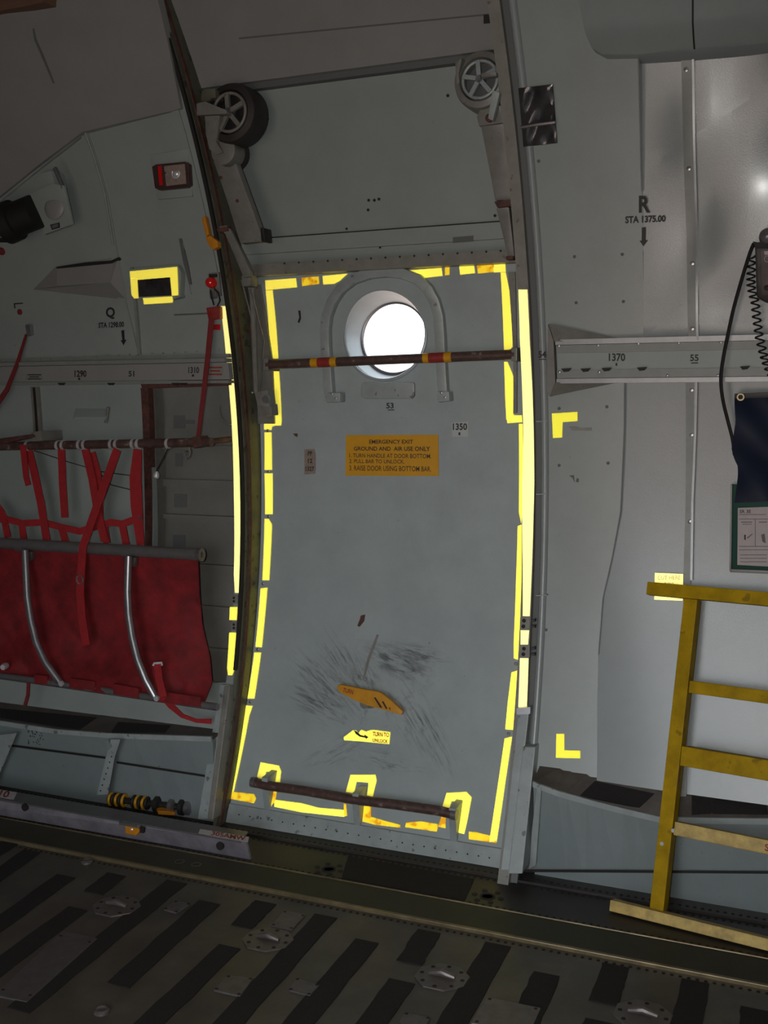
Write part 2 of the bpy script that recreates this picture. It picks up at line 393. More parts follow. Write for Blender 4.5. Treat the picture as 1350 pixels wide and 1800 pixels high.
for px in ([(500,1603),(537,1611),(513,1637),(476,1630)], [(400,1717),(446,1722),(422,1754),(375,1743)], [(521,1722),(562,1734),(545,1753),(507,1743)],
           [(111,1639),(171,1652),(47,1764),(-10,1752)], [(309,1586),(335,1591),(310,1607),(288,1601)], [(855,1755),(951,1775),(935,1812),(828,1802)],
           [(712,1783),(757,1792),(745,1815),(698,1806)], [(1190,1812),(1235,1818),(1230,1840),(1185,1834)]): cover(px)
def tiedown(px, py, r=.075):
    c = onZ(px, py, 0); pts = []
    for k in range(8):
        a = math.pi*(k+.5)/4; pts.append(Vector((c.x+1.0*r*math.cos(a), c.y+r*.95*math.sin(a), -.0005)))
    pl = B().prism(pts, (0, 0, .005)).build('tiedown_plate', 'tiedown', floor, smooth=0, bevel=.0015)
    B().tube([(c.x-.036, c.y, .008), (c.x-.016, c.y, .012), (c.x, c.y, .016), (c.x+.016, c.y, .012), (c.x+.036, c.y, .008)], [.006, .008, .0095, .008, .006], 8).build('ring_bar', 'tiedown', pl)
    b = B()
    for k in range(8):
        a = math.pi*k/4; b.lathe((c.x+r*.76*math.cos(a), c.y+r*.73*math.sin(a), .004), (0, 0, 1), [(.006, 0), (.006, .0015)], 8)
    b.build('bolts', 'gap', pl)
for p in ((205,1594), (471,1653), (777,1719), (1130,1786)): tiedown(*p)
def fitting(px, py, r=.02):
    c = onZ(px, py, .004); o_ = B().lathe((c.x, c.y, .0), (0, 0, 1), [(r, 0), (r, .006), (r*.75, .010), (r*.5, .006), (.001, .006)], 14).build('floor_fitting', 'tiedown', floor)
for p in ((179,1777), (153,1514), (316,1517), (345,1522)): fitting(*p)
def flower(px, py):
    c = onZ(px, py, .004); o_ = B().lathe((c.x, c.y, .003), (0, 0, 1), [(.024, 0), (.024, .003), (.018, .0035), (.016, .001), (.001, .001)], 18).build('floor_socket', 'gap', floor)
    b = B()
    for k in range(6):
        a = math.pi*k/3; b.lathe((c.x+.042*math.cos(a), c.y+.042*math.sin(a), .003), (0, 0, 1), [(.009, 0), (.009, .003)], 10)
    b.build('bolts', 'gap', o_)
for p in ((578,1528), (857,1576)): flower(*p)

def interp3(tab, x):
    if x <= tab[0][0]: return tab[0][1]
    for (a, ya), (c, yc) in zip(tab, tab[1:]):
        if x <= c: return ya+(yc-ya)*(x-a)/(c-a)
    return tab[-1][1]
# ---- liner left of the door, with the open bay in it
hole = [(255,682),(404,677),(408,740),(412,910),(412,1023),(401,1170),(397,1200),(255,1200)]
hx = xz(hole, 0)
b = B().patch([(-2.1, .325), (XL, .325), (XL, 2.95), (-2.1, 2.95)], 0., -.03, [hx]); wl = struct(b.build('wall_left', 'liner'), 'grey green curved fuselage liner forward of the door')
sk = B().patch([(-.95, .35), (XL-.004, .35), (XL-.004, 1.70), (-.95, 1.70)], -.15, -.17).build('skin_panel', 'skin', wl)
for y0, y1 in ((783, 790), (843, 856), (905, 913), (990, 995), (1062, 1068), (1135, 1141)):
    z0 = onw(330, y1, -.13).z; z1 = onw(330, y0, -.13).z
    B().patch([(-.95, z0), (XL-.004, z0), (XL-.004, z1), (-.95, z1)], -.125, -.15).build('stringer', 'skin', wl)
for q in (rq(305,730,325,753), rq(325,738,342,745), rq(308,797,321,820), rq(306,868,328,892), rq(304,940,325,962), rq(305,1010,326,1032)):
    B().ppx(q, -.148, .003).build('bonded_pad', 'skin_pad', wl)
p0 = onw(395,715,-.13); B().tube([onw(386,712,-.13), onw(384,722,-.13), onw(388,735,-.13), onw(398,746,-.13), onw(412,748,-.13)], .004, 6).build('pipe', 'skin', wl)
B().ppx([(246,672),(405,664),(405,677),(250,683)], .012, .03).build('edge_seal', 'brown_seal', wl)
B().ppx([(247,682),(260,682),(264,800),(266,960),(263,1080),(252,1080),(254,960),(252,800)], .006, .03).build('edge_seal', 'brown_seal', wl)
B().ppx([(262,682),(272,684),(276,800),(277,960),(272,1000),(266,960)], -.09, .05).build('bay_rib', 'bracket', wl)
# panels, strips and fairings of the left liner
def ovl(x, z):
    zb = interp3([(-1.6, 2.13), (-1.2, 2.265), (-.764, 2.43), (-.398, 2.46)], x)
    return .006+(.012+.030*max(0., min(1., (-.45-x)/.5)))*math.sqrt(max(0., min(1., (z-zb)/.05)))+.05*max(0, min(1, (z-zb-.05)/.35))*max(0., min(1., (-.42-x)/.4))
B().ppx([(-90,412),(0,345),(60,296),(145,232),(220,214),(306,194),(318,190),(300,100),(262,-60),(-90,-60)], ovl, .02, back=-.02, step=.02).build('overhead_panel', 'liner_warm', wl)
B().tube([onw(-20,372,.012), onw(0,352,.012), onw(60,302,.012), onw(143,235,.010)], .007, 8).build('overhead_bead', 'liner', wl)
B().ppx([(56,150),(60,150),(82,125),(92,142),(99,146),(88,118),(82,100),(66,85),(58,50)][::-1] if 0 else [(57,50),(60,50),(64,68),(96,146),(93,147),(60,70)], lambda x, z: ovl(x, z)+.001, .002).build('panel_seam', 'skin_pad', wl)
B().ppx([(-40,30),(0,19),(45,11),(78,3),(80,-60),(-40,-60)], .12, .1).build('overhead_padding', 'tan', wl)
b = B().ppx([(140,234),(153,230),(172,285),(190,350),(205,440),(218,520),(243,624),(232,626),(206,520),(193,440),(178,355),(160,290)], .008, .012); b.build('frame_cover', 'liner', wl)
B().tube([onw(a, c, .012) for a, c in ((150,233),(165,275),(184,340),(199,430))], .004, 8).build('frame_bead', 'rail', wl)  # bead added to carry the highlight along the frame cover
b = B().ppx([(228,470),(232,470),(246,622),(241,624)], .012, .012); b.build('frame_bead', 'rail', wl)
# scoop fairing
f_ = lambda off: (lambda p: onw(p[0], p[1], off))
b = B(); v = [onw(58,509,.004), onw(96,470,.004), onw(208,451,.004), onw(222,527,.004), onw(194,497,.045), onw(100,503,.04), onw(198,464,.012), onw(100,472,.008)]
b.add(v, [(0, 1, 7, 5), (1, 2, 6, 7), (7, 6, 4, 5), (2, 3, 4, 6), (0, 5, 4, 3)]); b.build('duct_fairing', 'liner_warm', wl, smooth=0)
B().ppx([(98,469),(150,461),(195,458),(208,452),(210,456),(196,463),(100,472)], .014, .012).build('fairing_slot', 'gap', wl)
# access panels
B().ppx([(236,435),(292,430),(314,420),(322,428),(334,510),(336,518),(240,524)], .006, .008).build('access_panel', 'liner', wl)
B().ppx([(314,419),(318,419),(324,440),(331,470),(336,500),(332,500),(322,462)], .007, .01).build('panel_seam', 'skin_pad', wl)
B().ppx([(306,552),(372,549),(372,552),(306,555)], .003, .006).build('panel_seam', 'skin_pad', wl)
B().ppx([(300,190),(312,188),(326,235),(345,310),(366,400),(384,490),(384,530),(372,470),(352,390),(330,310),(312,245)], .008, .01).build('edge_strip', 'liner', wl)
# small handle recess
b = B(); q = [onw(128,738,.0), onw(186,738,.0), onw(190,718,.0), onw(133,718,.0)]; q2 = [onw(128,738,.03), onw(186,738,.03), onw(188,733,.03), onw(131,733,.03)]
b.hexa(q, q2); b.build('pocket_lip', 'liner', wl, smooth=0)
B().tube([onw(186,743,.02), onw(190,716,.02)], .006, 6).build('pocket_strut', 'bracket', wl)
# vertical channel under the rail
B().ppx([(53,680),(66,680),(72,765),(59,765)], .014, .02).build('channel', 'bracket', wl)
B().ppx([(57,681),(61,681),(67,765),(63,765)], .016, .02).build('channel_slot', 'gap', wl)
# markings
letter('Q', rq(186,540,202,561), .002, wl, bold=.03)
letter('STA 1298.00', [(173,567),(218,565),(218,575),(173,577)], .002, wl, bold=.035)
B().ppx([(213,581),(218,580),(219,597),(222,597),(217,607),(212,598),(215,598)], .002, .001).build('arrow_mark', 'ink', wl)
disc(35,548,.0,.012,.004, wl, 'grommet', 'red_dark')
B().ppx([(24,533),(40,532),(40,534),(26,535),(27,542),(25,542)], .002, .001).build('corner_mark', 'ink', wl)
disc(4,442,.0,.014,.02, wl, 'knob', 'red_dark')
B().ppx([(-10,418),(10,418),(10,426),(-10,426)], .01, .01).build('latch', 'black', wl)

# ---- rail left
def rail(name, x0, x1, segs, parent):
    o0 = None
    for nm, z0, z1, off, mt in segs:
        B().patch([(x0, z0), (x1, z0), (x1, z1), (x0, z1)], off, -.001, step=.02).build(nm, mt, parent)
rail('rail', -2.1, XL-.004, [('rail_face', 1.603, 1.662, .03, 'liner_warm'), ('rail_lip', 1.664, 1.678, .05, 'rail'), ('rail_flange', 1.680, 1.694, .02, 'rail'), ('rail_edge', 1.590, 1.600, .04, 'rail')], wl)
dots(line((10,635),(385,616),20), .021, .004, wl, 'rivets', 'rail')
for px in (108, 195, 308, 322): B().ppx([(px-7,673),(px+7,673),(px+4,677),(px-4,677)], .042, .004).build('flange_hole', 'gap', wl)
letter('1290', rq(131,651,152,663), .031, wl); letter('51', rq(226,652,236,662), .031, wl); letter('1310', rq(331,645,350,656), .031, wl)
for p in ((139,666), (339,660)): B().ppx([(p[0]-1.5, p[1]-2), (p[0]+1.5, p[1]-2), (p[0]+2, p[1]+2), (p[0]-2, p[1]+2)], .031, .001).build('tick_mark', 'ink', wl)
def lines_label(x0, y0, x1, y1, off, parent, mt, rows, inkm='ink_grey', nm='stencil_label'):
    o_ = B().ppx(rq(x0, y0, x1, y1), off, .001).build(nm, mt, parent)
    for i in range(rows):
        yy = y0+(y1-y0)*(i+.5)/rows; hh = (y1-y0)/rows*.22
        B().ppx(rq(x0+(x1-x0)*(.1+.1*(i % 2)), yy-hh, x1-(x1-x0)*(.08+.12*((i*3) % 2)), yy+hh), off+.0012, .001).build('print_line', inkm, o_)
    return o_
lines_label(46,657,74,668,.031, wl, 'rail', 3, 'ink'); lines_label(364,643,392,661,.031, wl, 'rail', 3, 'ink_red')
lines_label(371,570,387,580,.008, wl, 'red_lens', 2, 'red_dark', 'red_label')

# ---- ledge and lower side left of the door
def interp(tab, x, c=1):
    if x <= tab[0][0]: return tab[0][c]
    for p_, q_ in zip(tab, tab[1:]):
        if x <= q_[0]: return p_[c]+(q_[c]-p_[c])*(x-p_[0])/(q_[0]-p_[0])
    return tab[-1][c]
def lips(lst): return [tuple(onZ(a, c, z)) for a, c, z in lst]
_l = lips([(0,1268,.290),(100,1283,.290),(190,1290,.305),(280,1293,.318),(372,1296,.332)]); LIPL = [(-2.1, _l[0][1], .29)]+_l
_l = lips([(937,1375,.325),(980,1391,.305),(1030,1405,.287),(1095,1422,.270),(1160,1437,.262),(1250,1439,.285),(1350,1440,.305)]); LIPR = _l+[(2.5, _l[-1][1], .305)]
def ledge(tab, z, parent, bot):
    xs = sorted(set([t[0] for t in tab]+[tab[0][0]+(tab[-1][0]-tab[0][0])*i/16 for i in range(17)]))
    fr = [Vector((x, interp(tab, x), interp(tab, x, 2))) for x in xs]; bk = [Vector((x, W(z)+.012, z)) for x in xs]
    b = B(); k = len(xs)
    for i in range(k-1): b.hexa([fr[i], fr[i+1], bk[i+1], bk[i]], [p+Vector((0, .006, -.01)) for p in (fr[i], fr[i+1], bk[i+1], bk[i])])
    b.build('ledge_top', 'ledge_top', parent, smooth=0)
    b = B(); k = len(xs)
    for i in range(k-1):
        a = fr[i]+Vector((0, -.004, .003)); c = fr[i+1]+Vector((0, -.004, .003))
        b.hexa([a, c, c+Vector((0, 0, -.018)), a+Vector((0, 0, -.018))], [p+Vector((0, .010, 0)) for p in (a, c, c+Vector((0, 0, -.018)), a+Vector((0, 0, -.018)))])
    b.build('ledge_lip', 'post', parent, smooth=0)
    b = B()
    for i in range(k-1):
        a, c = fr[i]+Vector((0, .006, -.012)), fr[i+1]+Vector((0, .006, -.012)); a2, c2 = Vector((a.x, bot, -.001)), Vector((c.x, bot, -.001))
        b.hexa([a, c, c2, a2], [p+Vector((0, .02, 0)) for p in (a, c, c2, a2)])
    b.build('kick_panel', 'fascia', parent, smooth=20)
ZLL, ZLR = .34, .361; BOTL, BOTR = 3.385, 3.40
ledge(LIPL, ZLL, wl, BOTL)
def fas(px, py, tab, zt, bot, d=0.):
    r_ = ray(px, py); t = 3.25/r_.y
    for i in range(60):
        P = C+r_*t; zt_ = interp(tab, P.x, 2)-.012; yy = bot+(interp(tab, P.x)+.006-bot)*max(0, min(1, P.z/zt_)); t = (yy-d)/r_.y
    return C+r_*t
def fasp(px, tab, zt, bot, d, th, name, mt, parent, bev=0):
    q = [fas(a, c, tab, zt, bot, d) for a, c in px]; q2 = [fas(a, c, tab, zt, bot, d-th) for a, c in px]
    k = len(q); return B().add(q+q2, [list(range(k)), list(range(2*k-1, k-1, -1))]+[(i, (i+1) % k, (i+1) % k+k, i+k) for i in range(k)]).build(name, mt, parent, smooth=0, bevel=bev)
def grip(px, tab, z, parent):
    q = []
    for a, c in px:
        r_ = ray(a, c); t = 3.4/r_.y; yb = W(z)+.012
        for i in range(80):
            P = C+r_*t; y0, z0 = interp(tab, P.x), interp(tab, P.x, 2); k = max(.06, min(.97, (P.z-z0)/(z-z0))); t += .5*((y0+(yb-y0)*k)/r_.y-t)
        P = C+r_*t; P.y -= .002; P.z += .003; q.append(P)
    B().prism(q, (0, .004, -.006)).build('grip_patch', 'antislip', parent, smooth=0)
FL = (LIPL, ZLL, BOTL); FR_ = (LIPR, ZLR, BOTR)
fasp([(0,1306),(185,1330),(185,1334),(0,1310)], *FL, .006, .01, 'panel_seam', 'gap', wl)
fasp([(205,1338),(360,1362),(360,1366),(205,1342)], *FL, .006, .01, 'panel_seam', 'gap', wl)
fasp([(195,1300),(212,1300),(202,1330),(190,1396),(170,1398),(184,1340)], *FL, .06, .06, 'support_rib', 'post', wl)
fasp([(-20,1295),(30,1288),(8,1340),(-5,1372),(-30,1372)], *FL, .06, .06, 'support_rib', 'post', wl)
fasp([(184,1303),(190,1302),(197,1312),(190,1320)], *FL, .065, .02, 'gusset', 'fascia', wl)
b = B()
for i in range(7):
    p = fas(196-3.2*i, 1330+10*i, *FL, .062); b.lathe(p, (0, -1, 0), [(.003, 0), (.003, .001)], 6)
stuff(b.build('rivet_holes', 'gap', wl))
b = B()
for i in range(36):
    p = fas(48+random.uniform(0, 32), 1281+random.uniform(0, 28), *FL, .0); b.lathe(p, (0, -1, 0), [(.0025, -.001), (.0025, .001)], 5)
stuff(b.build('drain_holes', 'gap', wl))
for px in ([(0,1246),(170,1262),(140,1283),(0,1262)], [(208,1270),(300,1276),(290,1288),(196,1288)]):
    grip(px, LIPL, ZLL, wl)

# ---- liner right of the door: two sheets, the aft one set at a slightly different angle
seam_u = [(1121,60),(1122,98),(1127,300),(1135,600)]; seam_l = [(1098,672),(1097,760),(1091,900),(1075,985),(1060,1050),(1052,1150),(1050,1240),(1050,1362)]
su, sl_ = xz(seam_u), xz(seam_l)
left_poly = [(XR+.045, .335), (sl_[-1][0], .335)]+sl_[::-1]+su[::-1]+[(su[0][0], 2.95), (XR+.045, 2.95)]
right_poly = [(2.5, .335), (2.5, 2.95), (su[0][0], 2.95)]+su+sl_+[(sl_[-1][0], .335)]
wr = struct(B().patch(left_poly, 0., -.10).build('wall_right', 'liner_semi'), 'grey green curved fuselage liner aft of the door')
def tilt(x, z):
    u = x-1.15
    lo = .004+.035*u+.007*math.sin(2.6*z+1.0)+.004*math.sin(7*u+3*z)
    wv = .0060*math.sin(13*u+8*z+1.)+.0050*math.sin(15*z-9*u)+.003*math.sin(26*u-11*z)
    wv *= max(0., min(1., (z-1.72)/.12))*max(0., min(1., (x-1.17)/.07))
    hi = -.115*(z-2.03)+.008*u+wv
    k = max(0., min(1., (z-1.675)/.04)); k = k*k*(3-2*k)
    return lo*(1-k)+hi*k
B().patch(right_poly, tilt, lambda x, z: tilt(x, z)-.02, step=.025, xstep=.05).build('aft_sheet', 'liner_gloss', wr)
B().tube([onw(a, c, .003) for a, c in ((1122,98),(1125,220),(1128,336))], .0022, 6).build('seam_highlight', 'rail_shine', wr); B().tube([onw(a, c, .003) for a, c in ((1131,440),(1133,520),(1135,600))], .0022, 6).build('seam_highlight', 'rail_shine', wr); B().tube([onw(a, c, .006) for a, c in seam_l[:6]], .0022, 6).build('seam_highlight', 'rail_shine', wr)  # thin bright tubes laid in as the highlight along the sheet edge
# overhead box
def sht(x, z): return (tilt(x, z) if x > 1.17 else max(0., tilt(x, z)))+.004
def ovr(x, z, zb): return .004+.075*math.sqrt(max(0., min(1., (z-zb)/.065)))+.03*max(0, min(1, (z-zb-.06)/.2))
b = B().ppx([(1013,-60),(1016,0),(1030,62),(1040,84),(1062,97),(1130,97),(1206,92),(1350,76),(1420,68),(1420,-60)], lambda x, z: ovr(x, z, interp3([(.95, 2.465), (1.455, 2.44), (1.6, 2.43)], x)), .03, back=-.12, step=.01); b.build('overhead_panel', 'liner_gloss', wr)
B().ppx([(1216,-60),(1219,-60),(1222,86),(1219,86)], lambda x, z: ovr(x, z, interp3([(.95, 2.465), (1.455, 2.44), (1.6, 2.43)], x))+.003, .006, step=.01).build('panel_seam', 'gap', wr)
# frame covers
fc1 = B().ppx([(1197,100),(1217,100),(1222,350),(1225,597),(1210,597),(1204,350)], dop(0) and (lambda x, z: tilt(x, z)+.010), .02).build('frame_cover', 'rail', wr)
B().ppx([(1216,100),(1220,100),(1225,350),(1228,597),(1224,597),(1221,350)], lambda x, z: tilt(x, z)+.016, .02).build('frame_bead', 'rail_shine', wr)
fc2 = B().ppx([(1205,670),(1223,670),(1222,760),(1218,880),(1214,1020),(1210,1200),(1206,1400),(1194,1400),(1198,1200),(1201,1020),(1205,880)], lambda x, z: tilt(x, z)+.010, .02).build('frame_cover', 'rail', wr)
B().ppx([(1221,670),(1226,670),(1224,760),(1219,880),(1217,1020),(1213,1020),(1215,880),(1220,760)], lambda x, z: tilt(x, z)+.018, .02).build('frame_bead', 'rail_shine', wr)
for p in ((1206,122), (1211,296), (1217,463), (1217,578), (1216,686), (1216,765), (1213,917)): disc(p[0], p[1], lambda x, z: tilt(x, z)+.011, .007, .003, wr, 'screw', 'steel', 8)
for p in ((1010,451), (1094,447), (1013,532), (1096,530), (983,718), (1067,715), (983,818), (1069,814), (960,1107), (947,283)): disc(p[0], p[1], .0, .0055, .003, wr, 'screw', 'skin_pad', 8)
# rail right and dark wedges standing in for the shade in its end recesses
RS = [('rail_lip', 1.697, 1.713, .045, 'rail_shine'), ('rail_flange', 1.672, 1.696, .036, 'rail'), ('rail_face', 1.618, 1.672, .022, 'liner'), ('rail_flange', 1.594, 1.618, .036, 'rail'), ('rail_lip', 1.578, 1.592, .045, 'rail_shine')]
rail('rail', .825, 2.5, RS, wr)
b = B(); v = [onw(964,569,.03), onw(972,605,.0), onw(1130,603,.0), onw(975,600,.05)]; b.add(v, [(0, 1, 3), (0, 3, 2), (1, 2, 3), (0, 2, 1)]); b.build('end_shade_wedge', 'bracket', wr, smooth=0)
b = B(); v = [onw(966,697,.03), onw(976,668,.0), onw(1088,672,.0), onw(976,672,.05)]; b.add(v, [(0, 1, 3), (0, 3, 2), (1, 2, 3), (0, 2, 1)]); b.build('end_shade_wedge', 'bracket', wr, smooth=0)
B().ppx([(963,570),(973,600),(976,672),(967,697),(961,690)], .03, .03).build('rail_end_plate', 'bracket', wr)
for px, py in ((995,650), (1029,650), (1066,649), (1128,648), (1309,646)): B().ppx([(px-9,py-2),(px+9,py-3),(px+5,py+3),(px-4,py+4)], .038, .004).build('flange_hole', 'gap', wr)
dots([(982,608),(1051,607),(1122,604),(1193,603),(1267,602)], .037, .0045, wr, 'rivets', 'steel'); dots([(983,654),(1053,654),(1173,660),(1262,660)], .040, .0045, wr, 'rivets', 'steel')
letter('1370', rq(1070,621,1099,635), .0235, wr); letter('55', rq(1213,623,1228,635), .0235, wr); B().ppx(rq(1215,637,1227,639), .0235, .001).build('underline', 'ink', wr)
letter('54', rq(946,617,960,629), .018, wr); B().ppx(rq(947,631,960,632.5), .018, .001).build('underline', 'ink', wr)
B().ppx(rq(1082,638,1085,643), .0235, .001).build('tick_mark', 'ink', wr)
letter('R', rq(1123,344,1143,374), sht, wr, bold=.03)
letter('STA 1375.00', [(1099,380),(1170,378),(1170,390),(1099,393)], sht, wr, bold=.035)
B().ppx([(1128,400),(1135,399),(1135,422),(1139,422),(1131,433),(1124,423),(1128,423)], sht, .001).build('arrow_mark', 'ink', wr)
# yellow cut marks and the tag behind the ladder
B().ppx([(970,727),(1015,724),(1015,740),(989,742),(988,769),(972,770)], .004, .002).build('corner_tape', 'tape_lemon', wr)
B().ppx([(978,1290),(992,1290),(992,1319),(1020,1320),(1020,1333),(977,1332)], .004, .002).build('corner_tape', 'tape_lemon', wr)
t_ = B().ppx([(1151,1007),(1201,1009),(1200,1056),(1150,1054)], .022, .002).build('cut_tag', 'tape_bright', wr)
letter('CUT HERE', rq(1156,1012,1196,1019), .0245, t_, 'floor_edge', .0); letter('FOR', rq(1168,1024,1186,1031), .0245, t_, 'floor_edge', .0)
B().ppx([(1000,750),(1012,749),(1022,752),(1040,751),(1041,757),(1020,757),(1006,757)], .002, .001).build('rust_smear', 'track', wr)
B().ppx([(1000,836),(1009,835),(1010,848),(1006,840)], .002, .001).build('scratch', 'ink_grey', wr)
B().ppx([(1014,840),(1018,842),(1017,848),(1012,847)], .002, .001).build('scratch', 'ink_grey', wr)
# aft ledge
ledge(LIPR, ZLR, wr, BOTR)
fasp([(921,1528),(1350,1531),(1420,1531),(1420,1537),(1350,1536),(921,1533)], *FR_, .008, .012, 'panel_seam', 'gap', wr)
fasp([(945,1378),(952,1380),(942,1520),(930,1528),(935,1460)], *FR_, .012, .03, 'support_rib', 'post', wr)
for px in ([(1046,1374),(1150,1396),(1124,1420),(1020,1399)], [(1216,1398),(1346,1406),(1350,1432),(1216,1432)]):
    grip(px, LIPR, ZLR, wr)

# ---- side above the door, between the tracks
deep = lambda x, z: -(.165)
wa = struct(B().patch([(XL+.01, 1.985), (XR-.034, 1.985), (XR-.034, 2.56), (XL+.01, 2.56)], deep, -.19).build('wall_above', 'liner'), 'recessed panel above the door between the two tracks')
zc_ = onw(610,122,-.12).z
b = B().patch([(XL+.012, zc_), (XR-.036, zc_), (XR-.036, 2.98), (XL+.012, 2.98)], lambda x, z: -.115+.12*(z-zc_), -.20); b.build('overhead_panel', 'liner_warm', wa)
B().patch([(XL+.012, zc_-.016), (XR-.036, zc_-.016), (XR-.036, zc_+.004), (XL+.012, zc_+.004)], -.135, -.18).build('overhead_lip_shade', 'skin_pad', wa)  # lip coloured dark for the shade strip at the crease
B().ppx([(420,66),(867,23),(867,26),(420,69)], lambda x, z: -.114+.12*(z-zc_), .002).build('panel_seam', 'skin_pad', wa)
B().ppx([(850,26),(862,25),(862,40),(850,41)], lambda x, z: -.11+.12*(z-zc_), .004).build('stop_block', 'black', wa)
z0 = onw(680,432,-.15).z; z1 = onw(680,404,-.15).z
B().patch([(XL+.012, z0), (XR-.036, z0), (XR-.036, z1), (XL+.012, z1)], -.150, -.19, step=.02).build('header_strip', 'liner', wa)
z2 = onw(680,473,-.11).z; z3 = onw(680,452,-.11).z
B().patch([(XL+.03, z2), (XR-.05, z2), (XR-.05, z3), (XL+.03, z3)], -.10, -.17, step=.02).build('lintel', 'track', wa)
dots(line((500,463),(880,441),16), -.098, .004, wa, 'rivets', 'gap', .001)
B().ppx([(470,417),(890,387),(890,389),(470,419)], -.148, .003).build('panel_seam', 'gap', wa)
B().ppx([(796,417),(832,414),(832,424),(796,427)], -.148, .003).build('tape_patch', 'skin_pad', wa)
for p in ((470,209),(787,168),(609,402),(870,379),(471,413),(648,352),(658,352),(666,350),(647,369),(668,435),(673,410)): disc(p[0], p[1], -.162, .005 if p[1] < 400 else .004, .003, wa, 'plug', 'gap', 8)

# ---- door tracks
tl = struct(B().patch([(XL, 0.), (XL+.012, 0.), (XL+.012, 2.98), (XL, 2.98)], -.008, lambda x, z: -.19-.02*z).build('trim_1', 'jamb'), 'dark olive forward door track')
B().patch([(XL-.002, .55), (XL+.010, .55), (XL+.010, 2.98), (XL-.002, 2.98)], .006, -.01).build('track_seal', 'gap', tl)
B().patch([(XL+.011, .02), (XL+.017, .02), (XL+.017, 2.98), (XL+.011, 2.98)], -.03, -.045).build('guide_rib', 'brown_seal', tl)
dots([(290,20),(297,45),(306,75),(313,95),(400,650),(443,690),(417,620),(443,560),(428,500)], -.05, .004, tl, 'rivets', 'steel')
tr = struct(B().patch([(XR-.036, 0.), (XR, 0.), (XR, 2.98), (XR-.036, 2.98)], .012, lambda x, z: -.19-.02*z).build('trim_2', 'track'), 'pale aft door track with rust chips')
B().patch([(XR, 0.), (XR+.022, 0.), (XR+.022, 2.98), (XR, 2.98)], -.012, -.03).build('groove', 'skin_pad', tr)
b = B()
rows = 70; k0 = len(b.v)
for i in range(rows+1):
    z = .36+2.62*i/rows
    for j in range(7):
        a = math.pi*j/6; b.v.append(wp(XR+.034-.014*math.cos(a), z, -.004+.016*math.sin(a)))
for i in range(rows):
    for j in range(6):
        p = i*7+j; b.f.append([p, p+1, p+8, p+7])
b.build('edge_bead', 'liner_gloss', tr)
for y in (740, 868, 1046): B().ppx([(942,y),(962,y-1),(962,y+1),(942,y+2)], .014, .01).build('clip', 'liner', tr)
# lower posts
def post(name, top, bot, o0, o1, parent, mt='post'):    # picture edges of the face at top and bottom
    a = [onw(top[0], top[2], o1), onw(top[1], top[2], o1)]; c = [onw(bot[0], bot[2], o1), onw(bot[1], bot[2], o1)]
    c = [Vector((p.x, p.y, max(p.z, .0))) for p in c]
    fr = [c[0], c[1], a[1], a[0]]; bk = [p+Vector((0, o1-o0, 0)) for p in fr]
    return B().hexa(fr, bk).build(name, mt, parent, smooth=0, bevel=.003)
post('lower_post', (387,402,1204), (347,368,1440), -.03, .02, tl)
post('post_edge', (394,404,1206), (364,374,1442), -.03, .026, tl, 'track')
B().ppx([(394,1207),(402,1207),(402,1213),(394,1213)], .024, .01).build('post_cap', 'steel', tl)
post('lower_post', (911,930,1250), (880,898,1530), -.06, .02, tr)
post('lower_post', (919,941,1313), (893,918,1536), -.03, .045, tr)
B().ppx([(908,1245),(932,1243),(932,1255),(908,1256)], .03, .02).build('post_cap', 'steel', tr)
# tape on the tracks
def ribbon(pairs, off, name, mt, parent):
    l_ = [p[0] for p in pairs]; r_ = [p[1] for p in pairs]
    return B().ppx(l_+r_[::-1], off, .003, step=.04).build(name, mt, parent)
def tp(*rows): return [((a, y), (c, y)) for a, c, y in rows]
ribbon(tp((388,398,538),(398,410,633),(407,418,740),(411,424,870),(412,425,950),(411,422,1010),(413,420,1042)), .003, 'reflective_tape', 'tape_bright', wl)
ribbon(tp((404,417,1067),(403,416,1090)), .003, 'reflective_tape', 'tape', wl)
ribbon(tp((403,416,1112),(399,413,1175),(401,408,1187)), .003, 'reflective_tape', 'tape', wl)
for y in (1053, 1100):
    o_ = B().ppx(rq(405,y-7,418,y+8), .006, .006).build('tape_clip', 'track', wl); dots([(411,y-2),(411,y+4)], .007, .005, o_, 'rivets', 'gap')
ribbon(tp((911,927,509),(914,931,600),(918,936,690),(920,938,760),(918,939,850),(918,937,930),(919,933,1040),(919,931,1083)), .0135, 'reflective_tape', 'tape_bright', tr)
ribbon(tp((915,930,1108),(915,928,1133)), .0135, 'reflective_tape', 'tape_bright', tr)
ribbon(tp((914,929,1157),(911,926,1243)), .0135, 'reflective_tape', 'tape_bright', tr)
for y in (1096, 1145):
    o_ = B().ppx(rq(914,y-11,931,y+11), .016, .008).build('tape_clip', 'track', tr); dots([(921,y-5),(920,y+5)], .017, .007, o_, 'rivets', 'gap')
    B().ppx([(933,y-6),(940,y-8),(940,y-3),(934,y-2)], .02, .015).build('clip_ear', 'black', tr); B().ppx([(933,y+4),(940,y+3),(940,y+8),(934,y+7)], .02, .015).build('clip_ear', 'black', tr)

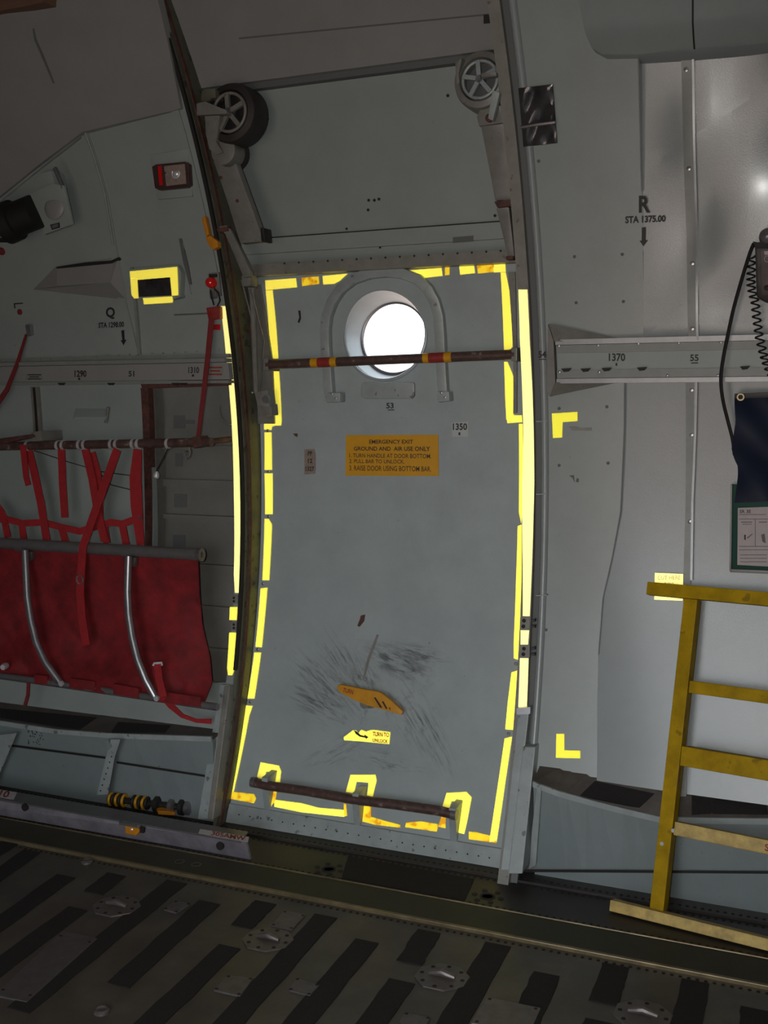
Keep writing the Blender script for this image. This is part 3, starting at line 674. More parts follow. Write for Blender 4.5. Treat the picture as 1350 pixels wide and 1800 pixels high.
# ---- rest of the fuselage shell (behind and around the camera), aft end closed to cut the light
prof = [(3.06, 2.97), (2.9, 3.08), (2.55, 3.2), (1.9, 3.3), (1.2, 3.28), (.5, 3.12), (-.1, 2.8), (-.5, 2.3), (-.68, 1.7), (-.7, 1.1), (-.66, .5), (-.55, -.02)]
XF, XA = -3.3, 4.2
def shell(name, pr, x0, x1, label):
    b = B(); k = len(pr)
    for i in range(k-1):
        (y0, z0), (y1, z1) = pr[i], pr[i+1]; nrm = Vector((0, z1-z0, -(y1-y0))).normalized()*-.03
        q = [Vector((x0, y0, z0)), Vector((x1, y0, z0)), Vector((x1, y1, z1)), Vector((x0, y1, z1))]; b.hexa(q, [p-nrm for p in q])
    return struct(b.build(name, 'shell', smooth=0), label)
shell('ceiling', prof[:7], XF, XA, 'grey curved cargo ceiling')
def oppseg(x0, x1, z0, z1):
    pr_ = [(y, z) for y, z in prof[6:]]; yz = lambda z: next(a_[0]+(c_[0]-a_[0])*(z-a_[1])/(c_[1]-a_[1]) for a_, c_ in zip(pr_, pr_[1:]) if c_[1] <= z <= a_[1])
    zs = [z1]+[z for y, z in pr_ if z0 < z < z1]+[z0]; return [(yz(z), z) for z in zs], x0, x1
def opp(b, x0, x1, z0, z1):
    pr, x0, x1 = oppseg(x0, x1, z0, z1)
    for (y0, za), (y1, zb) in zip(pr, pr[1:]):
        q = [Vector((x0, y0, za)), Vector((x1, y0, za)), Vector((x1, y1, zb)), Vector((x0, y1, zb))]; b.hexa(q, [p+Vector((0, -.04, 0)) for p in q])
ODX0, ODX1, ODZ = .05, 1.50, 1.80  # unseen doorway, placed and sized to let daylight in
b = B(); opp(b, XF, ODX0, -.02, 2.8); opp(b, ODX1, XA, -.02, 2.8); opp(b, ODX0, ODX1, ODZ, 2.8)
struct(b.build('wall_opposite', 'shell', smooth=0), 'grey liner opposite with an open doorway added to light the scene')
bk = [(y, z) for y, z in prof]+[(3.6, -.02), (3.62, 1.2), (3.45, 2.2)]
struct(B().prism([Vector((XA, y, z)) for y, z in bk], (.04, 0, 0)).build('wall_back', 'shell', smooth=0), 'grey bulkhead added at the aft end to cut the light')
struct(B().prism([Vector((XF, y, z)) for y, z in bk], (-.04, 0, 0)).build('wall_front', 'shell', smooth=0), 'grey bulkhead at the forward end')
struct(B().patch([(XF, 0), (-2.1, 0), (-2.1, 2.95), (XF, 2.95)], 0, -.03).build('wall_fore', 'liner'), 'plain liner further forward')
struct(B().patch([(2.5, 0), (XA, 0), (XA, 2.95), (2.5, 2.95)], 0, -.03).build('wall_aft', 'liner'), 'plain liner further aft')


_wc = onw(685,593,dop(-.1)); _c = [(_wc.x+.175*math.cos(2*math.pi*k/40), _wc.z+.175*math.sin(2*math.pi*k/40)) for k in range(40)]
struct(B().patch([(-2.6, -.05), (2.9, -.05), (2.9, 3.0), (-2.6, 3.0)], -.285, -.30, [_c], step=.1).build('wall_skin', 'skin'), 'outer fuselage skin behind the liner')
B().patch([(XR-.02, .0), (.86, .0), (.86, .40), (XR-.02, .40)], -.10, -.115).build('corner_panel', 'fascia', wr)

# ================================================================== THE DOOR
dx0, dx1 = XL+.013, XR-.037
wc = onw(677,590,DO); R0, R1 = .152, .127
wcirc = [(wc.x+R0*math.cos(2*math.pi*k/48), wc.z+R0*math.sin(2*math.pi*k/48)) for k in range(48)]
door = struct(B().patch([(dx0, .012), (dx1, .012), (dx1, 1.985), (dx0, 1.985)], DO, lambda x, z: DO(x, z)-.05, [wcirc], step=.04).build('door_1', 'door_paint'), 'grey green emergency exit door with a round window')
# the tunnel of the window: a cone from the face to the pane, its frame and pane
dep = .085
cF = [wp(wc.x+R0*math.cos(2*math.pi*k/48), wc.z+R0*math.sin(2*math.pi*k/48), dop(.002)) for k in range(48)]
nY = Vector((0, 1, -.06)).normalized()
cen = wp(wc.x, wc.z, DO)+nY*dep
cB = [cen+Vector((R1*math.cos(2*math.pi*k/48), 0, R1*math.sin(2*math.pi*k/48)))+nY*0 for k in range(48)]
cB2 = [p+nY*.03 for p in cB]; cF2 = [p+(p-wc).normalized()*.004 for p in cF]
b = B(); v = cF+cB; b.add(v, [(k, (k+1) % 48, (k+1) % 48+48, k+48) for k in range(48)])
v2 = [p+Vector(((p.x-wc.x)*.04, 0, (p.z-wc.z)*.04)) for p in v]; kk = len(b.v); b.add(v2, [(k+48, (k+1) % 48+48, (k+1) % 48, k) for k in range(48)])
b.f += [[k, (k+1) % 48, kk+(k+1) % 48, kk+k] for k in range(48)]+[[k+48, (k+1) % 48+48, kk+(k+1) % 48+48, kk+k+48] for k in range(48)]
win = b.build('window_tunnel', 'window_ring', door)
B().torus(cen, nY, R1, .007, 48, 8).build('window_rim', 'tube_grey', win)
B().lathe(cen+nY*.006, nY, [(R1+.006, 0), (R1+.006, .004)], 48).build('window_pane', 'pane', win, smooth=0)
B().torus(wp(wc.x, wc.z, dop(.001)), Vector((0, 1, -.06)), R0+.002, .006, 48, 8).build('window_bead', 'window_ring', win)
# raised arch around the window
arch = [(584,706),(580,690),(577,650),(574,610),(573,580),(576,555),(585,530),(600,508),(622,491),(650,481),(680,478),(708,481),(735,491),(753,508),(765,530),(772,555),(775,590),(777,640),(780,690),(783,706)]
ctr = [onw(a, c, dop(.014)) for a, c in arch]
b = B(); b.strap(ctr, [Vector((p.x-wc.x, 0, max(p.z-wc.z, -.02) if abs(p.z-wc.z) > .03 else 0.001)) if p.z > wc.z else Vector((1, 0, 0))*(1 if p.x > wc.x else -1) for p in ctr], .036, .016)
b.build('window_arch', 'post', door, bevel=.006)
for q in ([(575,690),(598,690),(598,707),(577,708)], [(768,688),(789,688),(790,705),(769,707)]):
    o_ = B().ppx(q, dop(.045), .045).build('arch_foot', 'post', door, bevel=.004); c_ = lerp(q[0], q[2], .5); disc(c_[0]-4, c_[1]-6, dop(.046), .004, .002, o_, 'rivet', 'steel', 6); disc(c_[0]+3, c_[1]+2, dop(.046), .004, .002, o_, 'rivet', 'steel', 6)
B().ppx([(634,676),(638,672),(726,672),(728,676),(728,696),(724,701),(640,701),(634,697)], dop(.014), .014).build('vent_box', 'post', door, bevel=.004)
# kick plate at the foot of the door
a0, a1 = onw(400,1412,dop(.006)), onw(868,1490,dop(.006))
B().patch([(dx0, .013), (dx1, .013), (dx1, a1.z), (dx0, a0.z)], dop(.008), dop(-.001), step=.03).build('kick_plate', 'post', door)
dots(line((420,1432),(860,1508),24), dop(.009), .003, door, 'rivets', 'gap', .001)
frect(dx0, dx1, 3.405, 3.43, .004, .022, 'threshold_seal', 'brown_seal', door)
# reflective tape, piece by piece
T = dop(.0025)
def dt(px, mt='tape'): return B().ppx(px, T, .002, step=.04).build('reflective_tape', mt, door)
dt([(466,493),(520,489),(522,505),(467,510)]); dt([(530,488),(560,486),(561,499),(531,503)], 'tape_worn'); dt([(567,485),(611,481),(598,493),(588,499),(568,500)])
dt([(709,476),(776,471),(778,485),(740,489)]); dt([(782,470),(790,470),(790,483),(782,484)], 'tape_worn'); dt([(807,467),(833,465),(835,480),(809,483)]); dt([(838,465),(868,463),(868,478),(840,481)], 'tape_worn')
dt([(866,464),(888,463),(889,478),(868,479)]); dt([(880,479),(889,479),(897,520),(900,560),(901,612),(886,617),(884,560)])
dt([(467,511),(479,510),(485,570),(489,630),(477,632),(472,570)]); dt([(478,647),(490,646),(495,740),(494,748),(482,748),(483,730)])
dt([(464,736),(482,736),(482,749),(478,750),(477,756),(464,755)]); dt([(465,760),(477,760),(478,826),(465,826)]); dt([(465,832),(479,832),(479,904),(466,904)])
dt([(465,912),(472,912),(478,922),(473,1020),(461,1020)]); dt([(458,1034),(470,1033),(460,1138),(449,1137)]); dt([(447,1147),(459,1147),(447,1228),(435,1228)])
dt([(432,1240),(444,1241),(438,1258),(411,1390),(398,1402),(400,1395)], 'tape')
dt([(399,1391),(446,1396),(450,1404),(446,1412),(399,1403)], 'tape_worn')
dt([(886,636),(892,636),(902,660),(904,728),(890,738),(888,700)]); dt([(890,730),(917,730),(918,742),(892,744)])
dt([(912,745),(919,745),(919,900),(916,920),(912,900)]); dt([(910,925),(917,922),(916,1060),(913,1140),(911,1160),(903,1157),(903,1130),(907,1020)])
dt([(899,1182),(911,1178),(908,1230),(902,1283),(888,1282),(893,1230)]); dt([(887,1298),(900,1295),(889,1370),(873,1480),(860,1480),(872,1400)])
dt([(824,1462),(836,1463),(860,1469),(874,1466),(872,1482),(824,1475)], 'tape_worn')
def hook(px, mt='tape'): return dt(px, mt)
hook([(458,1340),(490,1346),(494,1356),(492,1375),(484,1374),(482,1358),(468,1356),(464,1370),(452,1366)])
dt([(484,1390),(486,1391),(484,1408),(474,1420),(469,1418),(474,1390)], 'tape_worn')
dt([(483,1406),(530,1412),(560,1420),(607,1424),(605,1436),(530,1428),(482,1418)]); dt([(604,1412),(608,1414),(610,1434),(605,1435)], 'tape_worn')
hook([(616,1362),(660,1362),(662,1372),(655,1400),(645,1398),(648,1376),(627,1374),(622,1394),(608,1392)])
dt([(640,1414),(652,1418),(652,1436),(680,1444),(703,1450),(704,1455),(660,1450),(637,1444)], 'tape_worn'); dt([(714,1446),(740,1444),(770,1449),(768,1462),(712,1454)], 'tape_worn')
hook([(785,1394),(820,1392),(829,1402),(822,1440),(816,1466),(804,1463),(812,1410),(794,1408),(790,1420),(778,1417)])
dt([(776,1436),(783,1436),(783,1456),(770,1453)], 'tape_worn')
for p in ((462,1026), (453,1142), (440,1234), (907,1167), (894,1290), (471,757), (472,829), (472,908)): disc(p[0], p[1], T, .006, .004, door, 'screw', 'steel', 8)
B().ppx([(524,546),(528,546),(529,560),(526,568),(523,566),(526,558)], T, .001).build('scratch', 'ink', door); B().ppx([(515,762),(523,762),(523,768),(519,767)], T, .001).build('chip', 'brown_seal', door)
B().ppx([(634,1082),(642,1080),(640,1092),(632,1102),(628,1100),(632,1090)], T, .001).build('chip', 'brown_seal', door); B().ppx([(662,1115),(666,1116),(650,1160),(640,1196),(637,1195),(646,1156)], T, .001).build('rust_streak', 'rust' if 'rust' in M else 'track', door)
# placards and markings
pl = B().ppx([(608,765),(770,764),(771,837),(607,836)], dop(.004), .004).build('placard', 'placard', door, label='orange emergency exit placard')
Z = dop(.0052)
letter('EMERGENCY EXIT', [(649,773),(726,773),(726,780),(649,780)], Z, pl, 'ink', .02); letter('GROUND AND  AIR USE ONLY', [(622,785),(756,785),(756,793),(622,792)], Z, pl, 'ink', .02)
letter('1. TURN HANDLE AT DOOR BOTTOM.', [(614,797),(758,798),(758,806),(614,804)], Z, pl, 'ink', .008); letter('2. PULL BAR TO UNLOCK.', [(614,807),(711,808),(711,815),(614,814)], Z, pl, 'ink', .008); letter('3. RAISE DOOR USING BOTTOM BAR.', [(614,818),(758,820),(758,829),(614,827)], Z, pl, 'ink', .008)
letter('53', rq(679,708,692,718), T, door); B().ppx(rq(682,720,693,721.5), T, .001).build('underline', 'ink', door)
o_ = B().ppx([(794,743),(823,741),(823,768),(795,768)], T, .001).build('number_sticker', 'sticker', door); letter('1350', rq(796,744,821,756), dop(.004), o_); B().ppx(rq(806,760,809,765), dop(.004), .001).build('tick_mark', 'ink', o_)
o_ = B().ppx([(535,790),(552,789),(555,800),(554,833),(535,834)], T, .002).build('part_sticker', 'lamp_plate', door)
letter('PP', rq(541,793,549,801), dop(.004), o_); letter('12', rq(541,806,549,814), dop(.004), o_); letter('1327', rq(537,820,552,828), dop(.004), o_)
o_ = dt([(604,1296),(612,1290),(620,1284),(626,1284),(630,1289),(635,1283),(643,1286),(650,1284),(656,1283),(686,1287),(684,1308),(632,1303),(605,1301)], 'tape'); o_.name = 'turn_decal'
letter('TURN TO', [(655,1286),(684,1288),(684,1296),(655,1294)], dop(.004), o_, 'ink_red', .03); letter('UNLOCK', [(655,1298),(682,1300),(682,1307),(655,1304)], dop(.004), o_, 'ink_red', .03)
B().ppx([(622,1284),(627,1286),(634,1292),(641,1294),(640,1291),(648,1296),(643,1299),(642,1297),(632,1295),(625,1290)], dop(.004), .001).build('arrow_mark', 'ink', o_)
# turn handle
hp = B().lathe(onw(650,1232,dop(0)), (0, -1, 0), [(.03, 0), (.03, .006), (.018, .010), (.016, .05)], 20).build('handle_boss', 'bracket', door)
H = dop(.055)
hd = B().ppx([(593,1205),(600,1204),(640,1212),(668,1217),(690,1234),(708,1251),(705,1257),(690,1252),(640,1238),(610,1224),(598,1217),(593,1211)], H, .012).build('turn_handle', 'handle_orange', door, bevel=.003, label='orange painted turn handle')
for q in ([(657,1226),(660,1226),(672,1244),(668,1244)], [(671,1233),(674,1233),(681,1246),(678,1246)]): B().ppx(q, dop(.0565), .001).build('stripe', 'ink', hd)
letter('TURN', [(604,1209),(622,1213),(620,1221),(602,1216)], dop(.0565), hd, 'ink_red')
# bottom lifting bar
BO = .055
fins = [(466, 1372, 1412), (625, 1400, 1462), (795, 1426, 1490)]
for cx, y0, y1 in fins:
    top = onw(cx+2, y0, dop(BO)); wt = wp(top.x, top.z+.02, dop(.0)); wb = wp(top.x, max(top.z-.11, .03), dop(.004))
    B().prism([wt+Vector((-.012, .0, 0)), top+Vector((-.012, -.012, .014)), top+Vector((-.012, -.014, -.012)), wb+Vector((-.012, 0, 0))], (.024, 0, 0)).build('bar_bracket', 'post', door, smooth=0, bevel=.002)
    for i in (0, 1):
        B().lathe(wp(top.x+.005, max(top.z-.09+.025*i, .03), dop(.004)), (0, -1, 0), [(.005, 0), (.005, .01)], 8).build('bolt', 'steel', door)
bar = [onw(a, c, dop(BO)) for a, c in ((445,1375),(470,1381),(540,1391),(620,1405),(700,1415),(770,1425),(800,1432))]
B().tube(bar, .017, 12).build('lifting_bar', 'brown_tube', door)
B().lathe(bar[-1]-Vector((.012, 0, 0)), (1, 0, 0), [(.019, 0), (.019, .018)], 12).build('bar_end', 'tube_grey', door); B().lathe(bar[0]-Vector((.006, 0, 0)), (1, 0, 0), [(.019, 0), (.019, .018)], 12).build('bar_end', 'tube_grey', door)
# hinge plates at both upper sides of the door
B().ppx([(436,500),(456,500),(478,632),(482,745),(450,745),(448,640)], dop(.012), .012).build('side_plate', 'bracket', door)
B().ppx([(893,478),(905,478),(908,620),(908,725),(902,728),(902,620)], dop(.012), .012).build('side_plate', 'track', door)

# ================================================================== THINGS
# ---- striped bar across the window
A_, Z_ = onw(470,641,dop(.075)), onw(906,623,dop(.075))
def along(px):
    t = (px-470)/436.; d = (Z_-A_)
    lo, hi = 0., 1.
    for i in range(30):
        md = (lo+hi)/2; P = A_+d*md; q = P-C; xx = 675+F*q.dot(RT)/q.dot(FW)
        if xx < px: lo = md
        else: hi = md
    return lo
sb = thing('safety_bar', (A_.x, A_.y, A_.z), 'brown round bar with red and yellow bands across the round window', 'bar')
B().tube([A_, A_+(Z_-A_)*.5, Z_], .0165, 14).build('bar_tube', 'brown_tube', sb)
for a, c, mt in ((548,560,'placard'), (560,582,'red_paint'), (582,593,'placard'), (745,755,'placard'), (755,782,'red_paint'), (782,795,'placard')):
    B().tube([A_+(Z_-A_)*along(a), A_+(Z_-A_)*along(c)], .0172, 14).build('band', mt, sb)
B().box(Z_+Vector((0, .03, 0)), (.02, .09, .045)).build('end_bracket', 'track', sb, smooth=0, bevel=.003)
B().box(A_+Vector((0, .03, 0)), (.02, .09, .045)).build('end_bracket', 'bracket', sb, smooth=0, bevel=.003)

# ---- door balance drums with their arms
def drum(name, cx, cy, off, R, dark, label):
    c = onw(cx, cy, off); t = thing(name, c, label, 'door roller', 'balance drums of the door')
    ax = Vector((0, -1, 0)); body = 'rubber' if dark else 'bracket'; hubm = 'bracket' if dark else 'post'
    B().lathe(c+Vector((0, .10, 0)), ax, [(R*.93, 0), (R, .012), (R, .075), (R*.94, .094), (R*.74, .10), (R*.70, .085), (R*.70, .02)], 40).build('drum_body', body, t)
    B().torus(c+Vector((0, .004, 0)), ax, R*.62, R*.055, 36, 8).build('rim', hubm, t)
    B().lathe(c+Vector((0, .06, 0)), ax, [(R*.72, 0), (R*.72, .004)], 32).build('back_plate', 'gap' if dark else 'skin_pad', t)
    for k in range(5):
        a = 2*math.pi*k/5+.4; d = Vector((math.cos(a), 0, math.sin(a)))
        B().strap([c+d*R*.08, c+d*R*.62], d.cross(Vector((0, 1, 0))), R*.15, .006).build('spoke', hubm, t)
    B().lathe(c+Vector((0, .02, 0)), ax, [(R*.16, 0), (R*.16, .02), (R*.09, .035)], 14).build('hub', 'steel', t)
    return t, c
t, c = drum('balance_drum', 402, 197, .01, .097, True, 'dark spoked balance drum and grey arm at the forward door track')
def plate(px, off, th, name, mt, t, bev=.003): return B().ppx(px, off, th).build(name, mt, t, bevel=bev)
plate([(345,182),(360,178),(398,194),(398,200),(346,203)], .055, .03, 'bracket_arm', 'bracket', t)
plate([(360,204),(386,203),(384,222),(380,250),(392,268),(380,272),(368,262),(362,236)], .05, .02, 'bracket_plate', 'bracket', t)
B().lathe(onw(392,265,.035), (0, -1, 0), [(.042, -.07), (.045, -.06), (.045, 0), (.03, .006)], 24).build('pulley', 'bracket', t)
B().lathe(onw(400,268,-.03), (0, -1, 0), [(.055, -.05), (.055, 0)], 24).build('pulley_guard', 'rubber', t)
plate([(375,283),(412,282),(458,410),(458,424),(422,428),(398,350)], .015, .035, 'arm', 'bracket', t)
plate([(458,400),(463,400),(466,424),(460,425)], .02, .05, 'arm_stop', 'black', t)
for p in ((388,312), (417,353), (396,290)): disc(p[0], p[1], .016, .006, .003, t, 'bolt', 'brown_seal', 8)
plate([(384,398),(398,396),(405,404),(440,476),(440,486),(428,488),(424,478),(396,412)], .03, .02, 'link', 'bracket', t)
plate([(380,402),(400,397),(401,406),(383,408)], .036, .02, 'clamp', 'brown_seal', t)
plate([(424,484),(440,483),(440,502),(426,504)], .0, .05, 'link_foot', 'bracket', t)
plate([(355,158),(378,156),(379,172),(352,184)], .0, .05, 'mount', 'jamb', t)
t, c = drum('balance_drum', 843, 139, -.02, .086, False, 'grey spoked balance drum and arm at the aft door track')
plate([(800,110),(812,102),(806,130),(808,150),(818,180),(842,190),(840,193),(815,182),(803,160)], -.02, .06, 'drum_cover', 'bracket', t)
plate([(846,128),(872,126),(873,134),(846,136)], .03, .02, 'bracket_arm', 'bracket', t)
plate([(866,158),(878,164),(866,212),(858,208),(862,180)], .035, .02, 'strut', 'post', t)
plate([(838,205),(846,188),(862,182),(880,186),(884,216),(842,222)], .0, .05, 'bracket_plate', 'bracket', t)
disc(861, 208, .006, .012, .01, t, 'pivot', 'brown_seal', 10)
plate([(845,222),(885,217),(899,352),(870,352)], .0, .035, 'arm', 'bracket', t)
plate([(868,354),(900,350),(901,362),(874,365)], .012, .04, 'clamp', 'brown_seal', t)
plate([(872,366),(894,364),(904,450),(893,452)], .0, .03, 'link', 'bracket', t)
plate([(889,450),(902,449),(902,456),(889,457)], .004, .03, 'link_pin', 'brown_seal', t)

# ---- strut beside the door, forward side
t = thing('door_strut', onw(450,700,-.04), 'thin grey strut with a red band beside the forward door edge', 'strut')
B().tube([onw(443,505,-.05), onw(450,690,-.05)], .010, 10).build('strut_rod', 'bracket', t)
B().tube([onw(444.5,568,-.05), onw(445.4,590,-.05)], .0108, 10).build('red_band', 'red_paint', t)
B().tube([onw(424,492,-.04), onw(444,568,-.04)], .003, 6).build('wire', 'steel', t); B().tube([onw(440,505,-.04), onw(464,600,-.05), onw(456,690,-.05)], .003, 6).build('wire', 'steel', t)
plate([(447,690),(470,685),(474,716),(452,712)], -.04, .05, 'strut_foot', 'track', t); plate([(456,712),(476,710),(478,730),(462,732)], -.05, .05, 'foot_block', 'bracket', t)
B().lathe(onw(470,702,-.03), (0, -1, 0), [(.014, 0), (.014, .015)], 12).build('foot_bolt', 'steel', t)

# ---- yellow lever
t = thing('release_lever', onw(376,436,.01), 'small orange lever on the forward liner above the red lamp', 'lever')
plate([(354,383),(360,380),(367,412),(362,416)], .03, .02, 'lever_arm', 'orange', t, .002); plate([(361,418),(369,414),(382,424),(383,434),(374,439),(368,433)], .032, .025, 'lever_head', 'orange', t, .002)

# ---- lamp with a red strip
t = thing('dome_lamp', onw(302,350,.01), 'small lamp with bright round lens and red strip in a grey frame', 'lamp')
plate([(262,272),(330,262),(338,345),(276,351)], .010, .010, 'mount_plate', 'liner', t, .002)
plate([(267,293),(274,289),(325,284),(331,288),(333,324),(328,329),(278,334),(272,330)], .03, .024, 'lamp_body', 'lamp_body', t, .004)
plate([(288,292),(324,288),(327,323),(292,327)], .034, .006, 'face_plate', 'lamp_plate', t, .001)
plate([(277,292),(282,291),(285,325),(280,326)], .036, .006, 'red_strip', 'red_lens', t, .001)
c = onw(309,305,.035); B().torus(c, (0, 1, 0), .0145, .0028, 24, 8).build('lens_ring', 'chrome', t); B().lathe(c+Vector((0, .004, 0)), (0, -1, 0), [(.012, 0), (.010, .004), (.005, .007), (.001, .008)], 18).build('lens', 'chrome', t)
disc(290, 304, .036, .003, .002, t, 'screw', 'ink', 8)

# ---- box window framed in yellow tape
t = thing('exit_light', onw(270,535,.02), 'dark little window framed with yellow reflective tape on a box', 'exit light')
plate([(227,473),(312,466),(318,478),(316,522),(304,526),(243,527),(232,520)], .035, .035, 'box', 'liner', t, .003)
plate([(241,488),(300,484),(302,519),(243,522)], .037, .004, 'dark_pane', 'plastic_film', t, .001)
plate([(228,477),(311,469),(312,486),(242,492),(241,488),(229,490)], .039, .003, 'tape_top', 'tape', t, 0)
plate([(229,490),(241,489),(243,524),(236,525),(231,518)], .039, .003, 'tape_side', 'tape', t, 0); plate([(299,487),(312,486),(313,519),(302,520)], .039, .003, 'tape_side', 'tape', t, 0)
plate([(251,524),(302,521),(304,528),(303,532),(253,535)], .039, .003, 'tape_bottom', 'tape', t, 0)

# ---- red warning lamp, its box
t = thing('warning_lamp', onw(374,525,.01), 'round red warning lamp with wires beside the forward track', 'lamp')
plate([(366,480),(384,478),(388,520),(368,522)], .012, .012, 'lamp_plate', 'bracket', t)
c = onw(373,497,.012); B().lathe(c+Vector((0, .004, 0)), (0, -1, 0), [(.020, 0), (.020, .012), (.017, .024), (.009, .031), (.001, .033)], 18).build('red_lens', 'red_lens', t)
plate([(366,482),(380,481),(380,487),(367,488)], .02, .01, 'lamp_cap', 'gap', t)
B().tube([onw(377,508,.02), onw(384,515,.03), onw(387,528,.025), onw(382,538,.02)], .003, 6).build('wire', 'black', t); B().tube([onw(370,510,.02), onw(372,522,.03), onw(376,536,.02)], .003, 6).build('wire', 'black', t)
plate([(368,512),(380,510),(381,524),(369,526)], .018, .01, 'connector', 'tube_grey', t)
t = thing('red_strap', onw(348,765,.05), 'thin dark red strap running from a red holder to the back rod', 'strap')
plate([(362,541),(384,538),(385,560),(366,562)], .03, .028, 'holder', 'red_paint', t, .003)
B().strap([onw(372,560,.035), onw(366,620,.06), onw(358,690,.09), onw(348,768,.11)], (1, 0, 0), [.022, .020, .018, .014], .002).build('strap', 'red_dark', t)

# ---- strap at the left edge
t = thing('tie_strap', onw(-25,760,.05), 'dark red strap slanting from a wall hook to the left edge', 'strap')
plate([(44,571),(52,570),(54,588),(47,591)], .02, .02, 'hook', 'steel', t, .001)
B().strap([onw(46,588,.022), onw(30,640,.05), onw(12,685,.07), onw(-40,760,.09)], (1, 0, .4), [.010, .016, .020, .024], .002).build('strap', 'red_dark', t)

# ---- spotlight
t = thing('spotlight', onw(40,410,.05), 'black cylindrical spotlight head on a grey bracket plate', 'spotlight')
c0, c1 = onw(12,392,.16), onw(62,372,.13); ax = (c0-c1).normalized()
B().lathe(c1, ax, [(.060, 0), (.060, .08), (.072, .084), (.074, .13), (.06, .134), (.055, .11)], 28).build('lamp_head', 'spot_black', t)
plate([(50,342),(92,323),(112,326),(127,394),(78,412)], .11, .012, 'bracket_plate', 'liner', t)
plate([(92,297),(96,292),(112,332),(108,334)], .11, .012, 'bracket_arm', 'skin_pad', t); plate([(56,322),(68,305),(90,300),(96,325),(60,340)], .07, .07, 'bracket_base', 'liner', t)
B().lathe(onw(95,365,.112), (0, -1, 0), [(.042, -.003), (.042, .001), (.036, .006), (.02, .009), (.001, .010)], 24).build('dome', 'liner_warm', t)
plate([(88,395),(104,391),(105,400),(91,404)], .1125, .002, 'rating_label', 'ink', t, 0); plate([(91,396),(102,393),(103,398),(92,402)], .114, .001, 'label_face', 'skin_pad', t, 0)

# ---- glossy plastic sheet on the aft liner
b = B(); nx, ny = 14, 18; cor = [(911,155),(971,148),(979,251),(920,258)]
for i in range(ny+1):
    for j in range(nx+1):
        u, v_ = j/nx, i/ny; a = lerp(lerp(cor[0], cor[1], u), lerp(cor[3], cor[2], u), v_)
        wv = .006+.004*math.sin(9*u+5*v_)*math.sin(6*v_+2*u)
        if i in (0, ny) or j in (0, nx): wv = .005
        b.v.append(onw(a[0], a[1], .008+wv))
for i in range(ny):
    for j in range(nx): k = i*(nx+1)+j; b.f.append([k, k+1, k+nx+2, k+nx+1])
ps = thing('plastic_pouch', onw(945,258,.01), 'dark glossy plastic pouch stuck beside the aft door track', 'pouch')
b.build('film', 'plastic_film', ps); plate(cor, .006, .006, 'backing', 'black', ps, 0); B().tube([onw(915,224,.03), onw(945,219,.034), onw(976,215,.03)], .005, 6).build('fold', 'tube_grey', ps)

# ---- back rod with clamps
rodo = .13
t = thing('back_rod', onw(200,790,rodo), 'brown back support rod above the red webbing', 'rod')
ra, rb = onw(-120,787,rodo), onw(372,777,rodo)
B().tube([ra, rb], .0165, 12).build('rod_tube', 'brown_tube', t)
for px in (49, 103, 112, 141, 150, 197, 206, 235, 244, 296):
    q = onw(px, 785-(px/372)*7, rodo); B().tube([q-Vector((.005, 0, 0)), q+Vector((.005, 0, 0))], .0195, 12).build('clamp_ring', 'chrome', t)
plate([(338,768),(352,766),(354,784),(340,788)], rodo+.02, .05, 'end_fitting', 'brown_seal', t); B().tube([onw(352,779,rodo), onw(374,776,rodo-.02)], .014, 10).build('end_pin', 'steel', t)
B().tube([onw(368,776,rodo-.02), onw(404,772,.0)], .010, 8).build('wall_spigot', 'brown_seal', t)
B().tube([onw(332,786,rodo), onw(334,796,rodo), onw(326,806,rodo)], .005, 6).build('pin_lanyard', 'bracket', t); B().torus(onw(329,799,rodo), (.2, 1, 0), .012, .003, 16, 6).build('ring_pin', 'steel', t)
B().tube([onw(296,788,rodo), onw(275,828,.06)], .002, 6).build('lanyard', 'gap', t); B().lathe(onw(275,836,.05), (0, 0, -1), [(.006, -.016), (.011, -.006), (.011, .008), (.006, .012)], 10).build('lanyard_tag', 'chrome', t)
plate([(-40,776),(20,768),(56,763),(60,768),(20,777),(-40,786)], rodo+.01, .02, 'hinge_arm', 'brown_seal', t); plate([(54,760),(72,757),(74,775),(58,777)], rodo, .12, 'hinge_block', 'bracket', t)
B().tube([onw(60,792,.11), onw(120,812,.09), onw(178,829,.07), onw(230,836,.06)], .002, 6).build('cable', 'gap', t); B().tube([onw(175,832,.08), onw(195,852,.07), onw(230,861,.06)], .002, 6).build('cable', 'gap', t)

# ---- webbing of the backrest
t = thing('backrest_webbing', onw(130,960,.1), 'red strap webbing hanging from the back rod', 'webbing')
def band(pts, wd, off=.12, mt='red_strap', name='web_strap', parent=None, side=(1, 0, 0)): 
    P = [onw(a, c, off if not isinstance(off, list) else off[i]) for i, (a, c) in enumerate(pts)]
    return B().strap(P, side, wd, .0022).build(name, mt, parent or t)
band([(40,782),(43,810),(46,838),(50,853)], .026, .15); band([(48,782),(60,830),(72,885),(82,950)], .034, .13)
band([(108,790),(110,850),(114,910)], .032, .14); band([(150,790),(162,840),(172,900),(184,950)], .034, .13)
band([(162,795),(172,830),(176,870),(176,920)], .026, .115)
band([(242,790),(238,840),(240,890),(247,958)], [.034, .050, .050, .030], .135)
band([(-20,915),(10,912),(40,920),(75,918),(105,926),(140,934),(170,925),(195,918),(215,921),(245,910)], .026, .12, side=(0, 0, 1))
for a, c in (((8,915),(14,945)), ((38,920),(42,950)), ((108,928),(116,955)), ((182,918),(188,955)), ((215,922),(222,958))): band([a, c], .030, .118)
band([(-12,880),(2,900),(12,920)], .030, .122)
B().torus(onw(246,910,.145), (0, 1, 0), .006, .002, 12, 6).build('eyelet', 'tiedown', t)

